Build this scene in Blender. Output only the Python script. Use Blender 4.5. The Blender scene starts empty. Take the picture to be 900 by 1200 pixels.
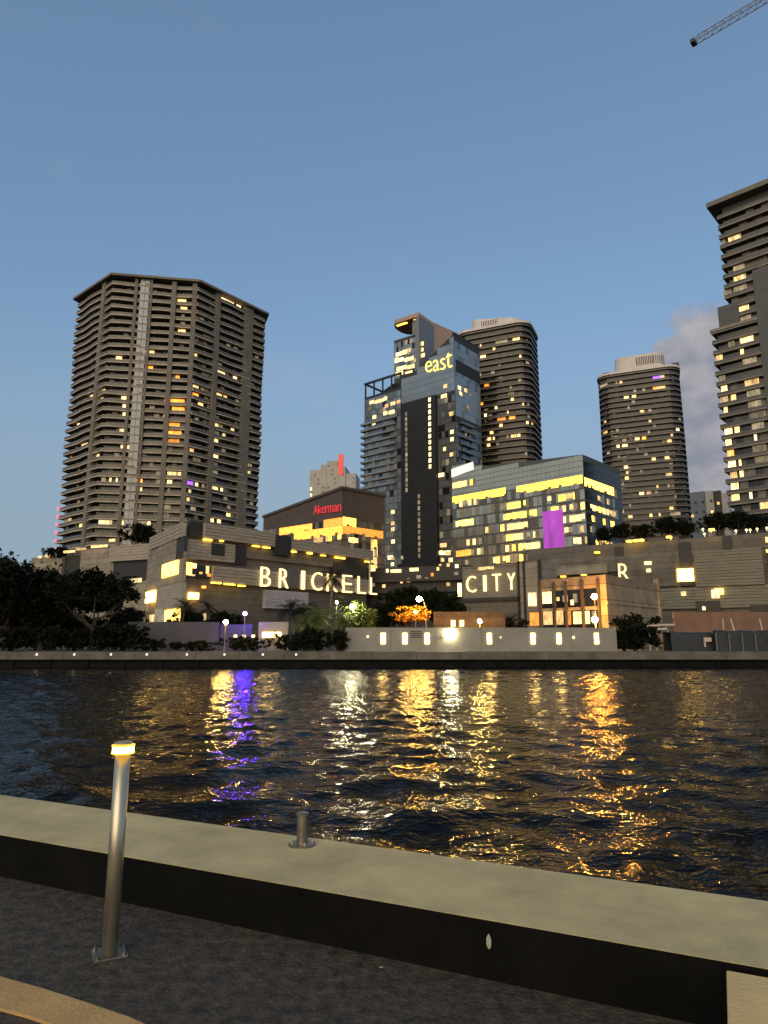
import bpy, math, random
import numpy as np
from mathutils import Vector, Matrix

random.seed(7)
SC = bpy.context.scene
COL = SC.collection
R = math.radians

# ------------------------------------------------------------------ camera
TH, FPX, EYE = R(10.76), 800.0, 1.5
cam = bpy.data.cameras.new('camera')
cam_o = bpy.data.objects.new('camera', cam)
COL.objects.link(cam_o)
cam_o.location = (0, 0, EYE)
cam_o.rotation_euler = (R(90) + TH, 0, 0)
cam.sensor_fit = 'VERTICAL'
cam.sensor_height = 36
cam.lens = 36 * FPX / 1200
cam.clip_start = 0.05
cam.clip_end = 8000
SC.camera = cam_o

# ------------------------------------------------------------------ world, sun, exposure
SUN_EL, SUN_AZ = R(22), R(200)          # behind the camera, a little to the left
world = bpy.data.worlds.new('World')
SC.world = world
world.use_nodes = True
wn = world.node_tree
wl = wn.links.new


def wnode(t, **kw):
    n = wn.nodes.new(t)
    for k, v in kw.items():
        setattr(n, k, v)
    return n


def wmath(op, a, b=None, clamp=False):
    n = wnode('ShaderNodeMath', operation=op, use_clamp=clamp)
    for i, v in enumerate((a, b)):
        if v is None:
            continue
        if isinstance(v, (int, float)):
            n.inputs[i].default_value = v
        else:
            wl(v, n.inputs[i])
    return n.outputs[0]


sky = wnode('ShaderNodeTexSky', sky_type='NISHITA', sun_disc=False)
sky.sun_elevation = SUN_EL
sky.sun_rotation = SUN_AZ
sky.ozone_density = 3.0
sc_ = wnode('ShaderNodeVectorMath', operation='SCALE')
wl(sky.outputs[0], sc_.inputs[0])
sc_.inputs['Scale'].default_value = 0.12
gam = wnode('ShaderNodeGamma')
wl(sc_.outputs[0], gam.inputs[0])
gam.inputs[1].default_value = 0.58
tint = wnode('ShaderNodeVectorMath', operation='MULTIPLY')
wl(gam.outputs[0], tint.inputs[0])
tint.inputs[1].default_value = (6.6, 7.95, 9.0)
# paler, greyer air towards the horizon
tc0 = wnode('ShaderNodeTexCoord')
sep0 = wnode('ShaderNodeSeparateXYZ')
wl(tc0.outputs['Generated'], sep0.inputs[0])
low = wnode('ShaderNodeMapRange', interpolation_type='SMOOTHSTEP')
wl(wmath('ARCSINE', sep0.outputs[2]), low.inputs[0])
low.inputs[1].default_value = R(28)
low.inputs[2].default_value = R(7)
low.inputs[3].default_value = 0.0
low.inputs[4].default_value = 0.8
air = wnode('ShaderNodeMix', data_type='RGBA')
wl(low.outputs[0], air.inputs[0])
wl(tint.outputs[0], air.inputs[6])
air.inputs[7].default_value = (2.75, 3.6, 4.35, 1)
# clouds in the sky (a bank low on the right, thin veils elsewhere)
tc = wnode('ShaderNodeTexCoord')
sep = wnode('ShaderNodeSeparateXYZ')
wl(tc.outputs['Generated'], sep.inputs[0])
az = wmath('ARCTAN2', sep.outputs[0], sep.outputs[1])
el = wmath('ARCSINE', sep.outputs[2])
cmb = wnode('ShaderNodeCombineXYZ')
wl(wmath('MULTIPLY', az, 5.5), cmb.inputs[0])
wl(wmath('MULTIPLY', el, 9.0), cmb.inputs[1])
nz = wnode('ShaderNodeTexNoise')
wl(cmb.outputs[0], nz.inputs['Vector'])
nz.inputs['Scale'].default_value = 1.6
nz.inputs['Detail'].default_value = 7
nz.inputs['Roughness'].default_value = 0.55


def bump_in(v, c, w):
    return wmath('MAXIMUM', wmath('SUBTRACT', 1.0, wmath('POWER', wmath('ABSOLUTE', wmath('DIVIDE', wmath('SUBTRACT', v, c), w)), 2.0)), 0.0)


reg = wmath('MULTIPLY', bump_in(az, R(28.2), R(8.0)), bump_in(el, R(16.5), R(12.5)))
cm = wmath('MULTIPLY', wmath('SUBTRACT', wmath('ADD', wmath('MULTIPLY', reg, 0.70), nz.outputs[0]), 0.76), 6.5, True)
veil_reg = wmath('MULTIPLY', bump_in(az, R(-9), R(13)), bump_in(el, R(21.5), R(4)))
veil = wmath('MULTIPLY', wmath('SUBTRACT', wmath('ADD', wmath('MULTIPLY', veil_reg, 0.3), nz.outputs[0]), 0.62), 0.9, True)
cshade = wnode('ShaderNodeValToRGB')
nz2 = wnode('ShaderNodeTexNoise')
wl(cmb.outputs[0], nz2.inputs['Vector'])
nz2.inputs['Scale'].default_value = 2.6
nz2.inputs['Detail'].default_value = 5
wl(nz2.outputs[0], cshade.inputs[0])
cshade.color_ramp.elements[0].position = 0.36
cshade.color_ramp.elements[0].color = (2.5, 2.6, 3.15, 1)
cshade.color_ramp.elements[1].position = 0.68
cshade.color_ramp.elements[1].color = (4.7, 4.3, 4.3, 1)
mx = wnode('ShaderNodeMix', data_type='RGBA')
wl(wmath('MULTIPLY', cm, 0.9), mx.inputs[0])
wl(air.outputs[2], mx.inputs[6])
wl(cshade.outputs[0], mx.inputs[7])
mx2 = wnode('ShaderNodeMix', data_type='RGBA')
wl(wmath('MULTIPLY', veil, 0.6), mx2.inputs[0])
wl(mx.outputs[2], mx2.inputs[6])
mx2.inputs[7].default_value = (4.1, 4.2, 5.3, 1)
bg = wn.nodes['Background']
wl(mx2.outputs[2], bg.inputs[0])
bg.inputs[1].default_value = 0.1

sun = bpy.data.lights.new('sun', 'SUN')
sun.energy = 2.1
sun.angle = R(70)
sun.color = (1.0, 0.74, 0.40)
sun_o = bpy.data.objects.new('sun', sun)
COL.objects.link(sun_o)
sdir = Vector((math.sin(SUN_AZ) * math.cos(SUN_EL), math.cos(SUN_AZ) * math.cos(SUN_EL), math.sin(SUN_EL)))
sun_o.rotation_euler = sdir.to_track_quat('Z', 'Y').to_euler()
sun_o.location = (0, 0, 50)

SC.view_settings.view_transform = 'Standard'
SC.view_settings.look = 'None'
SC.view_settings.exposure = 0.0
SC.view_settings.gamma = 1.0
SC.view_settings.use_curve_mapping = False


# ------------------------------------------------------------------ materials
def material(name, base, rough=0.7, metal=0.0, var=0.0, vscale=1.0, bump=0.0, bscale=20.0, spec=0.5, stretch=(1, 1, 1), var2=None, joint=0.0):
    m = bpy.data.materials.new(name)
    m.use_nodes = True
    nt = m.node_tree
    b = nt.nodes['Principled BSDF']
    b.inputs['Base Color'].default_value = (*base, 1)
    b.inputs['Roughness'].default_value = rough
    b.inputs['Metallic'].default_value = metal
    b.inputs['Specular IOR Level'].default_value = spec
    if var or bump:
        t = nt.nodes.new('ShaderNodeTexCoord')
        mp = nt.nodes.new('ShaderNodeMapping')
        mp.inputs['Scale'].default_value = stretch
        nt.links.new(t.outputs['Object'], mp.inputs[0])
    if var:
        n = nt.nodes.new('ShaderNodeTexNoise')
        n.inputs['Scale'].default_value = vscale
        n.inputs['Detail'].default_value = 6
        n.inputs['Roughness'].default_value = 0.65
        nt.links.new(mp.outputs[0], n.inputs['Vector'])
        r = nt.nodes.new('ShaderNodeValToRGB')
        r.color_ramp.elements[0].position = 0.3
        r.color_ramp.elements[1].position = 0.7
        c2 = var2 or base
        r.color_ramp.elements[0].color = (*[c * (1 - var) for c in base], 1)
        r.color_ramp.elements[1].color = (*[min(1, c * (1 + var)) for c in c2], 1)
        nt.links.new(n.outputs[0], r.inputs[0])
        nt.links.new(r.outputs[0], b.inputs['Base Color'])
    if bump:
        n2 = nt.nodes.new('ShaderNodeTexNoise')
        n2.inputs['Scale'].default_value = bscale
        n2.inputs['Detail'].default_value = 5
        nt.links.new(mp.outputs[0], n2.inputs['Vector'])
        bp = nt.nodes.new('ShaderNodeBump')
        bp.inputs['Strength'].default_value = bump
        bp.inputs['Distance'].default_value = 0.02
        nt.links.new(n2.outputs[0], bp.inputs['Height'])
        nt.links.new(bp.outputs[0], b.inputs['Normal'])
    if joint:                     # horizontal panel joints with slightly different courses
        sp_ = nt.nodes.new('ShaderNodeSeparateXYZ')
        nt.links.new(t.outputs['Object'], sp_.inputs[0])

        def mth(op, a, bb=0.0):
            k = nt.nodes.new('ShaderNodeMath')
            k.operation = op
            for i, v in enumerate((a, bb)):
                if isinstance(v, (int, float)):
                    k.inputs[i].default_value = v
                else:
                    nt.links.new(v, k.inputs[i])
            return k.outputs[0]
        zc = mth('DIVIDE', sp_.outputs[2], joint)
        line = mth('LESS_THAN', mth('FRACT', zc), 0.06)
        wn_ = nt.nodes.new('ShaderNodeTexWhiteNoise')
        wn_.noise_dimensions = '1D'
        nt.links.new(mth('FLOOR', zc), wn_.inputs['W'])
        fac = mth('MULTIPLY', mth('ADD', mth('MULTIPLY', wn_.outputs['Value'], 0.3), 0.85), mth('SUBTRACT', 1.0, mth('MULTIPLY', line, 0.55)))
        vm = nt.nodes.new('ShaderNodeVectorMath')
        vm.operation = 'SCALE'
        nt.links.new(r.outputs[0], vm.inputs[0])
        nt.links.new(fac, vm.inputs['Scale'])
        nt.links.new(vm.outputs[0], b.inputs['Base Color'])
    return m


def glow(name, col, strength, base=(0.06, 0.055, 0.045), vary=0.0, vscale=0.9):
    m = material(name, base, 0.4)
    nt = m.node_tree
    b = nt.nodes['Principled BSDF']
    b.inputs['Emission Color'].default_value = (*col, 1)
    b.inputs['Emission Strength'].default_value = strength
    if vary:                      # uneven room light behind the pane: curtains, lamps, dim rooms
        t = nt.nodes.new('ShaderNodeTexCoord')
        oi = nt.nodes.new('ShaderNodeObjectInfo')
        mp = nt.nodes.new('ShaderNodeMapping')
        mp.inputs['Scale'].default_value = (3.2, 3.2, 1.1)
        nt.links.new(t.outputs['Object'], mp.inputs[0])
        n = nt.nodes.new('ShaderNodeTexNoise')
        n.noise_dimensions = '4D'
        n.inputs['Scale'].default_value = vscale
        n.inputs['Detail'].default_value = 4
        n.inputs['Roughness'].default_value = 0.7
        nt.links.new(mp.outputs[0], n.inputs['Vector'])

        def mth(op, a, bb):
            k = nt.nodes.new('ShaderNodeMath')
            k.operation = op
            for i, v in enumerate((a, bb)):
                if isinstance(v, (int, float)):
                    k.inputs[i].default_value = v
                else:
                    nt.links.new(v, k.inputs[i])
            return k.outputs[0]
        nt.links.new(mth('MULTIPLY', oi.outputs['Random'], 90), n.inputs['W'])
        mr = nt.nodes.new('ShaderNodeMapRange')
        mr.inputs['From Min'].default_value = 0.32
        mr.inputs['From Max'].default_value = 0.68
        mr.inputs['To Min'].default_value = strength * (1 - vary)
        mr.inputs['To Max'].default_value = strength * (1 + vary)
        nt.links.new(n.outputs[0], mr.inputs[0])
        rnd = mth('ADD', mth('MULTIPLY', mth('FRACT', mth('MULTIPLY', oi.outputs['Random'], 7.31), 0), 1.1), 0.4)
        nt.links.new(mth('MULTIPLY', mr.outputs[0], rnd), b.inputs['Emission Strength'])
    return m


M = {}
M['tower_tan'] = material('tower tan concrete', (0.27, 0.22, 0.165), 0.8, var=0.25, vscale=0.25)
M['tower_pier'] = material('tower pier stone', (0.17, 0.145, 0.115), 0.8, var=0.25, vscale=0.3)
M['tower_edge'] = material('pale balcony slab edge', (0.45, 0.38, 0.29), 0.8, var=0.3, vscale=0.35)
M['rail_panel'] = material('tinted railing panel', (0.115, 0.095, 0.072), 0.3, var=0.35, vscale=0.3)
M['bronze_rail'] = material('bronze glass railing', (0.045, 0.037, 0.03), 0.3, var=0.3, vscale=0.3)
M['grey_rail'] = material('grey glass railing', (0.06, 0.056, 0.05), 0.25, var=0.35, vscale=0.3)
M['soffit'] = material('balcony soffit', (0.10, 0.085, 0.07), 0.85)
M['bronze_band'] = material('bronze balcony band', (0.22, 0.175, 0.13), 0.6, var=0.35, vscale=0.2)
M['grey_band'] = material('grey balcony band', (0.19, 0.17, 0.14), 0.6, var=0.3, vscale=0.25)
M['grey_wall'] = material('grey tower wall', (0.085, 0.088, 0.088), 0.7, var=0.15, vscale=0.3)
M['dark_glass'] = material('dark window glass', (0.012, 0.013, 0.014), 0.12, var=0.3, vscale=0.6)
M['mid_glass'] = material('window glass with pale blinds', (0.07, 0.068, 0.06), 0.2, var=0.3, vscale=0.6)
M['curtain'] = material('window curtain', (0.16, 0.13, 0.10), 0.5, var=0.3, vscale=0.6)
M['blue_glass'] = material('blue grey curtain wall', (0.33, 0.345, 0.335), 0.2, metal=0.6, var=0.15, vscale=0.12)
M['blue_glass_b'] = material('darker curtain wall', (0.185, 0.195, 0.19), 0.16, metal=0.5, var=0.3, vscale=0.15)
M['pale_glass'] = material('pale glass bay', (0.26, 0.26, 0.25), 0.2, var=0.25, vscale=0.5, spec=0.8)
M['frame_dark'] = material('dark frame metal', (0.03, 0.03, 0.03), 0.5)
M['panel_black'] = material('black cladding', (0.012, 0.012, 0.012), 0.45, var=0.3, vscale=0.2)
M['white_crown'] = material('white rooftop panel', (0.62, 0.56, 0.52), 0.7, var=0.1, vscale=0.3)
M['grey_panel'] = material('grey metal cladding', (0.17, 0.18, 0.19), 0.45, var=0.15, vscale=0.3)
M['tan_panel'] = material('tan copper cladding', (0.42, 0.27, 0.20), 0.6, var=0.12, vscale=0.3)
M['brown_roof'] = material('brown metal cladding', (0.075, 0.055, 0.045), 0.5, var=0.2, vscale=0.3)
M['stone'] = material('podium stone', (0.25, 0.215, 0.165), 0.85, var=0.3, vscale=0.5, joint=1.4)
M['stone_b'] = material('podium grey stone', (0.118, 0.105, 0.086), 0.85, var=0.35, vscale=0.35, joint=1.1)
M['louvre'] = material('podium louvre slat', (0.33, 0.285, 0.22), 0.7, var=0.25, vscale=0.5, stretch=(1, 1, 6))
M['louvre_grey'] = material('podium grey louvre slat', (0.165, 0.152, 0.12), 0.7, var=0.25, vscale=0.5, stretch=(1, 1, 6))
M['louvre_pale'] = material('pale metal louvre slat', (0.38, 0.37, 0.39), 0.6, var=0.15, vscale=0.5)
M['recess'] = material('near black panel', (0.025, 0.023, 0.021), 0.6)  # near-black; some flat panels in it stand in for recess shade
M['beige_wall'] = material('beige stucco', (0.30, 0.225, 0.145), 0.85, var=0.3, vscale=0.6, joint=2.2)
M['white_wall'] = material('white painted wall', (0.25, 0.235, 0.20), 0.8, var=0.22, vscale=0.35, bump=0.2, bscale=3)
M['grey_hoard'] = material('grey hoarding board', (0.05, 0.05, 0.054), 0.7, var=0.3, vscale=0.4)
M['brown_wall'] = material('brown wall', (0.085, 0.05, 0.034), 0.85, var=0.4, vscale=0.8, joint=0.9)
M['terracotta'] = material('terracotta wall', (0.20, 0.11, 0.075), 0.85, var=0.2, vscale=0.5)
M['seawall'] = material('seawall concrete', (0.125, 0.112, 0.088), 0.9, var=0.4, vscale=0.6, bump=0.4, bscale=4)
M['seawall_dark'] = material('near black seawall', (0.007, 0.0065, 0.006), 0.7, var=0.4, vscale=1.0, spec=0.1)  # near-black face below the cap
M['bank'] = material('far bank soil and paving', (0.035, 0.035, 0.03), 0.9, var=0.3, vscale=0.2)
M['leaf'] = material('shaded foliage', (0.009, 0.012, 0.005), 0.8, var=0.5, vscale=0.9, spec=0.12)  # near-black leaves with the dusk shade put into the colour
M['leaf_lit'] = material('lamp-lit foliage', (0.075, 0.10, 0.02), 0.7, var=0.5, vscale=0.9, spec=0.2)  # brighter copy of the leaves with lamp light put into the colour
M['bark'] = material('bark', (0.07, 0.055, 0.04), 0.9, var=0.3, vscale=3)
M['steel'] = material('brushed stainless steel', (0.56, 0.49, 0.36), 0.36, metal=0.85, var=0.12, vscale=6, stretch=(1, 1, 0.05), bump=0.05, bscale=60)
M['steel_worn'] = material('worn steel', (0.30, 0.26, 0.20), 0.42, metal=1.0, var=0.25, vscale=14, bump=0.1, bscale=50)
M['cap_stone'] = material('ledge cap concrete', (0.50, 0.405, 0.195), 0.88, var=0.22, vscale=2.6, bump=0.35, bscale=90)
M['ledge_dark'] = material('black ledge facing', (0.006, 0.0055, 0.005), 0.8, var=0.4, vscale=3, bump=0.3, bscale=30, spec=0.08)
M['orange_tent'] = material('orange canvas', (0.42, 0.15, 0.015), 0.8, var=0.35, vscale=1.6)
M['car_dark'] = material('dark tarpaulin', (0.022, 0.024, 0.027), 0.5, var=0.3, vscale=0.8)
M['pale_canvas'] = material('pale canvas', (0.55, 0.45, 0.37), 0.8)
M['pole'] = material('lamp pole paint', (0.16, 0.14, 0.11), 0.5)
M['crane'] = material('crane paint', (0.26, 0.26, 0.29), 0.5)
M['pale_leaf'] = material('pale dry leaf', (0.36, 0.36, 0.28), 0.7, var=0.2, vscale=60)
M['far_pale'] = material('far pale wall', (0.42, 0.38, 0.34), 0.8, var=0.1, vscale=0.2)
M['far_blue'] = material('far blue grey wall', (0.16, 0.19, 0.22), 0.6, var=0.1, vscale=0.2)

M['lit_warm'] = glow('warm lit window', (1.0, 0.60, 0.22), 1.9, vary=0.8, vscale=1.3)
M['lit_pale'] = glow('pale lit window', (1.0, 0.70, 0.27), 2.0, vary=0.8, vscale=1.3)
M['lit_orange'] = glow('amber lit window', (1.0, 0.32, 0.035), 2.2, vary=0.6, vscale=1.3)
M['lit_white'] = glow('white lit window', (1.0, 0.74, 0.33), 2.5, vary=0.6, vscale=1.3)
M['lit_yellow'] = glow('yellow lit window', (1.0, 0.56, 0.05), 5.5, vary=0.6, vscale=1.4)
M['lit_shop'] = glow('bright shop window', (1.0, 0.58, 0.11), 8.5, vary=0.6, vscale=1.3)
M['lit_dim'] = glow('dimly lit window', (1.0, 0.78, 0.45), 0.28, vary=0.7)
M['lit_faint'] = glow('faintly lit window', (1.0, 0.8, 0.5), 0.09, base=(0.05, 0.05, 0.045), vary=0.8)
M['lit_purple'] = glow('purple light', (0.33, 0.10, 1.0), 2.2)
M['lit_magenta'] = glow('magenta screen', (0.75, 0.07, 0.85), 0.40, vary=0.75, vscale=0.5)
M['lit_pink'] = glow('pink light', (1.0, 0.35, 0.55), 0.8)
M['sign_warm'] = glow('sign letter face', (1.0, 0.72, 0.30), 2.4)
M['sign_yellow'] = glow('yellow sign face', (1.0, 0.78, 0.16), 2.2)
M['sign_red'] = glow('red sign face', (1.0, 0.015, 0.04), 0.95)
M['lamp_warm'] = glow('warm lamp globe', (1.0, 0.60, 0.14), 700)
M['lamp_orange'] = glow('sodium lamp globe', (1.0, 0.36, 0.03), 700)
M['lamp_white'] = glow('white lamp globe', (1.0, 0.88, 0.52), 420)
M['lamp_purple'] = glow('purple lamp globe', (0.10, 0.02, 1.0), 650)
M['niche_light'] = glow('wall light lens', (1.0, 0.62, 0.17), 14.0)
M['bollard_light'] = glow('bollard lamp lens', (1.0, 0.58, 0.10), 26)
M['bollard_rim'] = glow('bollard amber glow rim', (1.0, 0.56, 0.05), 1.5)  # for added rings that paint the amber rim of the lens glow
M['marker'] = glow('marker light', (1.0, 0.93, 0.8), 1.2)

# ------------------------------------------------------------------ geometry helpers
CT, ST = math.cos(TH), math.sin(TH)


def ray(px, py):
    a, u = (px - 450) / FPX, (600 - py) / FPX
    return Vector((a, CT - ST * u, ST + CT * u))


def at(px, py, Y):
    d = ray(px, py)
    return d * (Y / d.y) + Vector((0, 0, EYE))


def onz(px, py, z):
    d = ray(px, py)
    return d * ((z - EYE) / d.z) + Vector((0, 0, EYE))


def root_of(o):
    v = Vector((0, 0, 0))
    while o:
        v += Vector(o.location)
        o = o.parent
    return v


def tag(o, label, cat, group=None, kind=None):
    if label:
        o['label'] = label
    if cat:
        o['category'] = cat
    if group:
        o['group'] = group
    if kind:
        o['kind'] = kind
    return o


def thing(name, label, cat, loc, group=None):
    o = bpy.data.objects.new(name, None)
    o.empty_display_size = 0.2
    COL.objects.link(o)
    o.location = loc
    return tag(o, label, cat, group)


class MB:
    def __init__(s):
        s.v, s.f, s.m = [], [], []

    def add(s, vs, fs, mi=0):
        b = len(s.v)
        s.v += [tuple(v) for v in vs]
        s.f += [tuple(b + i for i in f) for f in fs]
        s.m += [mi] * len(fs)

    def hexa(s, p, mi=0):        # p: 4 bottom (ccw) + 4 top
        s.add(p, [(3, 2, 1, 0), (4, 5, 6, 7), (0, 1, 5, 4), (1, 2, 6, 5), (2, 3, 7, 6), (3, 0, 4, 7)], mi)

    def box(s, x0, x1, y0, y1, z0, z1, mi=0):
        s.hexa([(x0, y0, z0), (x1, y0, z0), (x1, y1, z0), (x0, y1, z0), (x0, y0, z1), (x1, y0, z1), (x1, y1, z1), (x0, y1, z1)], mi)

    def prism(s, poly, z0, z1, mi=0, mi_bot=None):
        n = len(poly)
        vs = [(p[0], p[1], z0) for p in poly] + [(p[0], p[1], z1) for p in poly]
        s.add(vs, [(i, (i + 1) % n, n + (i + 1) % n, n + i) for i in range(n)] + [tuple(range(n, 2 * n))], mi)
        s.add(vs[:n], [tuple(range(n - 1, -1, -1))], mi if mi_bot is None else mi_bot)

    def ring(s, outer, inner, z0, z1, mi=0):
        n = len(outer)
        vs = [(p[0], p[1], z0) for p in outer] + [(p[0], p[1], z1) for p in outer] + [(p[0], p[1], z0) for p in inner] + [(p[0], p[1], z1) for p in inner]
        fs = []
        for i in range(n):
            j = (i + 1) % n
            fs += [(i, j, n + j, n + i), (2 * n + j, 2 * n + i, 3 * n + i, 3 * n + j), (n + i, n + j, 3 * n + j, 3 * n + i), (j, i, 2 * n + i, 2 * n + j)]
        s.add(vs, fs, mi)

    def tube(s, pts, rad, n=10, mi=0, cap=True):
        pts = [Vector(p) for p in pts]
        if not isinstance(rad, (list, tuple)):
            rad = [rad] * len(pts)
        vs = []
        up = Vector((0, 0, 1))
        for i, p in enumerate(pts):
            d = (pts[min(i + 1, len(pts) - 1)] - pts[max(i - 1, 0)]).normalized()
            a = d.cross(up)
            if a.length < 1e-3:
                a = Vector((1, 0, 0))
            a.normalize()
            b = a.cross(d).normalized()
            for k in range(n):
                t = 2 * math.pi * k / n
                vs.append(p + (a * math.cos(t) + b * math.sin(t)) * rad[i])
        fs = []
        for i in range(len(pts) - 1):
            for k in range(n):
                k2 = (k + 1) % n
                fs.append((i * n + k, i * n + k2, (i + 1) * n + k2, (i + 1) * n + k))
        if cap:
            fs.append(tuple(range(n - 1, -1, -1)))
            fs.append(tuple((len(pts) - 1) * n + k for k in range(n)))
        s.add(vs, fs, mi)

    def lathe(s, c, prof, n=24, mi=0):   # prof: (r, z) from bottom to top
        vs = []
        for r, z in prof:
            for k in range(n):
                t = 2 * math.pi * k / n
                vs.append((c[0] + r * math.cos(t), c[1] + r * math.sin(t), c[2] + z))
        fs = []
        for i in range(len(prof) - 1):
            for k in range(n):
                k2 = (k + 1) % n
                fs.append((i * n + k, i * n + k2, (i + 1) * n + k2, (i + 1) * n + k))
        fs.append(tuple(range(n - 1, -1, -1)))
        fs.append(tuple((len(prof) - 1) * n + k for k in range(n)))
        s.add(vs, fs, mi)

    def build(s, name, mats, parent=None, local=False, smooth=False, bevel=0.0, label=None):
        me = bpy.data.meshes.new(name)
        if parent is not None and not local:
            o3 = root_of(parent)
            vs = [(v[0] - o3.x, v[1] - o3.y, v[2] - o3.z) for v in s.v]
        else:
            vs = s.v
        me.from_pydata(vs, [], s.f)
        if not isinstance(mats, (list, tuple)):
            mats = [mats]
        for m in mats:
            me.materials.append(m)
        me.polygons.foreach_set('material_index', s.m)
        if smooth:
            me.polygons.foreach_set('use_smooth', [True] * len(me.polygons))
        me.update()
        o = bpy.data.objects.new(name, me)
        COL.objects.link(o)
        if parent is not None:
            o.parent = parent
        if bevel:
            b = o.modifiers.new('bevel', 'BEVEL')
            b.width = bevel
            b.segments = 2
            b.limit_method = 'ANGLE'
        if label:
            o['label'] = label
        return o


class Fac:
    """a vertical facade plane through two plan points, left to right as seen from the river"""

    def __init__(s, p0, p1):
        s.p0, s.p1 = Vector(p0[:2]), Vector(p1[:2])
        s.d = (s.p1 - s.p0)
        s.L = s.d.length
        s.d = s.d / s.L
        s.n = Vector((s.d.y, -s.d.x))
        if s.n.dot(-s.p0) < 0:
            s.n = -s.n

    def hit(s, px, py):
        d = ray(px, py)
        t = s.p0.dot(s.n) / (d.x * s.n.x + d.y * s.n.y)
        p = Vector((d.x * t, d.y * t))
        return (p - s.p0).dot(s.d), EYE + d.z * t

    def pt(s, q, o, z):
        p = s.p0 + s.d * q + s.n * o
        return Vector((p.x, p.y, z))

    def box(s, mb, s0, s1, z0, z1, o0, o1, mi=0):
        P = s.pt
        mb.hexa([P(s0, o1, z0), P(s1, o1, z0), P(s1, o0, z0), P(s0, o0, z0), P(s0, o1, z1), P(s1, o1, z1), P(s1, o0, z1), P(s0, o0, z1)], mi)

    def prect(s, x0, y0, x1, y1):
        a, b = s.hit(x0, y0), s.hit(x1, y1)
        return a[0], b[0], b[1], a[1]       # s0 s1 z0 z1

    def pbox(s, mb, x0, y0, x1, y1, o0, o1, mi=0):
        s0, s1, z0, z1 = s.prect(x0, y0, x1, y1)
        s.box(mb, s0, s1, z0, z1, o0, o1, mi)

    def poly(s, mb, pts, o0, o1, mi=0):    # pts (s,z) ccw from outside
        n = len(pts)
        vs = [s.pt(q, o1, z) for q, z in pts] + [s.pt(q, o0, z) for q, z in pts]
        mb.add(vs, [tuple(range(n)), tuple(range(2 * n - 1, n - 1, -1))] + [(i, n + i, n + (i + 1) % n, (i + 1) % n) for i in range(n)], mi)

    def grid(s, mb, s0, s1, z0, z1, w, h, o, pick, gap=0.12, vgap=0.3, top=None):
        nx, nzz = max(1, round((s1 - s0) / w)), max(1, int((z1 - z0) / h))
        w = (s1 - s0) / nx
        for j in range(nzz):
            for i in range(nx):
                mi = pick(i, j)
                if mi is None:
                    continue
                a, b, c, d = s0 + i * w + gap / 2, s0 + (i + 1) * w - gap / 2, z0 + j * h + vgap / 2, z0 + (j + 1) * h - vgap / 2
                if top and d > top((a + b) / 2):
                    continue
                mb.add([s.pt(a, o, c), s.pt(b, o, c), s.pt(b, o, d), s.pt(a, o, d)], [(0, 1, 2, 3)], mi)


CUBES = {}


def cube_mesh(mname):
    if mname not in CUBES:
        me = bpy.data.meshes.new('pane')
        h = 0.5
        me.from_pydata([(-h, -h, -h), (h, -h, -h), (h, h, -h), (-h, h, -h), (-h, -h, h), (h, -h, h), (h, h, h), (-h, h, h)], [],
                       [(3, 2, 1, 0), (4, 5, 6, 7), (0, 1, 5, 4), (1, 2, 6, 5), (2, 3, 7, 6), (3, 0, 4, 7)])
        me.materials.append(M[mname])
        CUBES[mname] = me
    return CUBES[mname]


def pane(parent, fac, s0, s1, z0, z1, o0, o1, mname, name='lit_window'):
    o = bpy.data.objects.new(name, cube_mesh(mname))
    COL.objects.link(o)
    o.parent = parent
    o.location = fac.pt((s0 + s1) / 2, (o0 + o1) / 2, (z0 + z1) / 2) - root_of(parent)
    o.rotation_euler = (0, 0, math.atan2(fac.d.y, fac.d.x))
    o.scale = (abs(s1 - s0), abs(o1 - o0), abs(z1 - z0))
    return o


def offset_poly(poly, d):
    """offset a ccw polygon outward by d"""
    n = len(poly)
    out = []
    for i in range(n):
        a, b, c = Vector(poly[i - 1]), Vector(poly[i]), Vector(poly[(i + 1) % n])
        e0, e1 = (b - a).normalized(), (c - b).normalized()
        n0, n1 = Vector((e0.y, -e0.x)), Vector((e1.y, -e1.x))
        m = n0 + n1
        m = m / max(0.3, m.dot(n0) if m.length else 1)
        out.append((b.x + m.x * d, b.y + m.y * d))
    return out


def ccw(poly):
    a = sum(poly[i - 1][0] * poly[i][1] - poly[i][0] * poly[i - 1][1] for i in range(len(poly)))
    return list(poly) if a > 0 else list(poly)[::-1]


def poly_hit(poly, px, py):
    """first facade of a ccw outline that the sight line meets"""
    best = None
    for i in range(len(poly)):
        a, b = Vector(poly[i - 1]), Vector(poly[i])
        e = (b - a)
        nn = Vector((e.y, -e.x))
        d = ray(px, py)
        dn = d.x * nn.x + d.y * nn.y
        if dn >= 0:
            continue
        t = a.dot(nn) / dn
        p = Vector((d.x * t, d.y * t))
        q = (p - a).dot(e) / e.length_squared
        if -0.02 <= q <= 1.02 and (best is None or t < best[0]):
            best = (t, i)
    if best is None:
        return None
    i = best[1]
    f = Fac(poly[i - 1], poly[i])
    return f, *f.hit(px, py)


def lit_list(parent, poly, items, z0, step, o=0.06, full=None):
    for px, py, w, mname in items:
        h = poly_hit(poly, px, py)
        if not h:
            continue
        f, q, z = h
        k = math.floor((z - z0) / step)
        Y = f.pt(q, 0, z).y
        obl = max(0.35, abs(Vector((f.n.x, f.n.y)).dot(Vector((-f.pt(q, 0, 0).x, -Y)).normalized())))
        wm = w / FPX * Y / obl
        zz = z0 + k * step
        pane(parent, f, q - wm / 2, q + wm / 2, zz + 0.1, zz + step - 0.35, -0.05, o, mname)


FONT = {}


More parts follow.
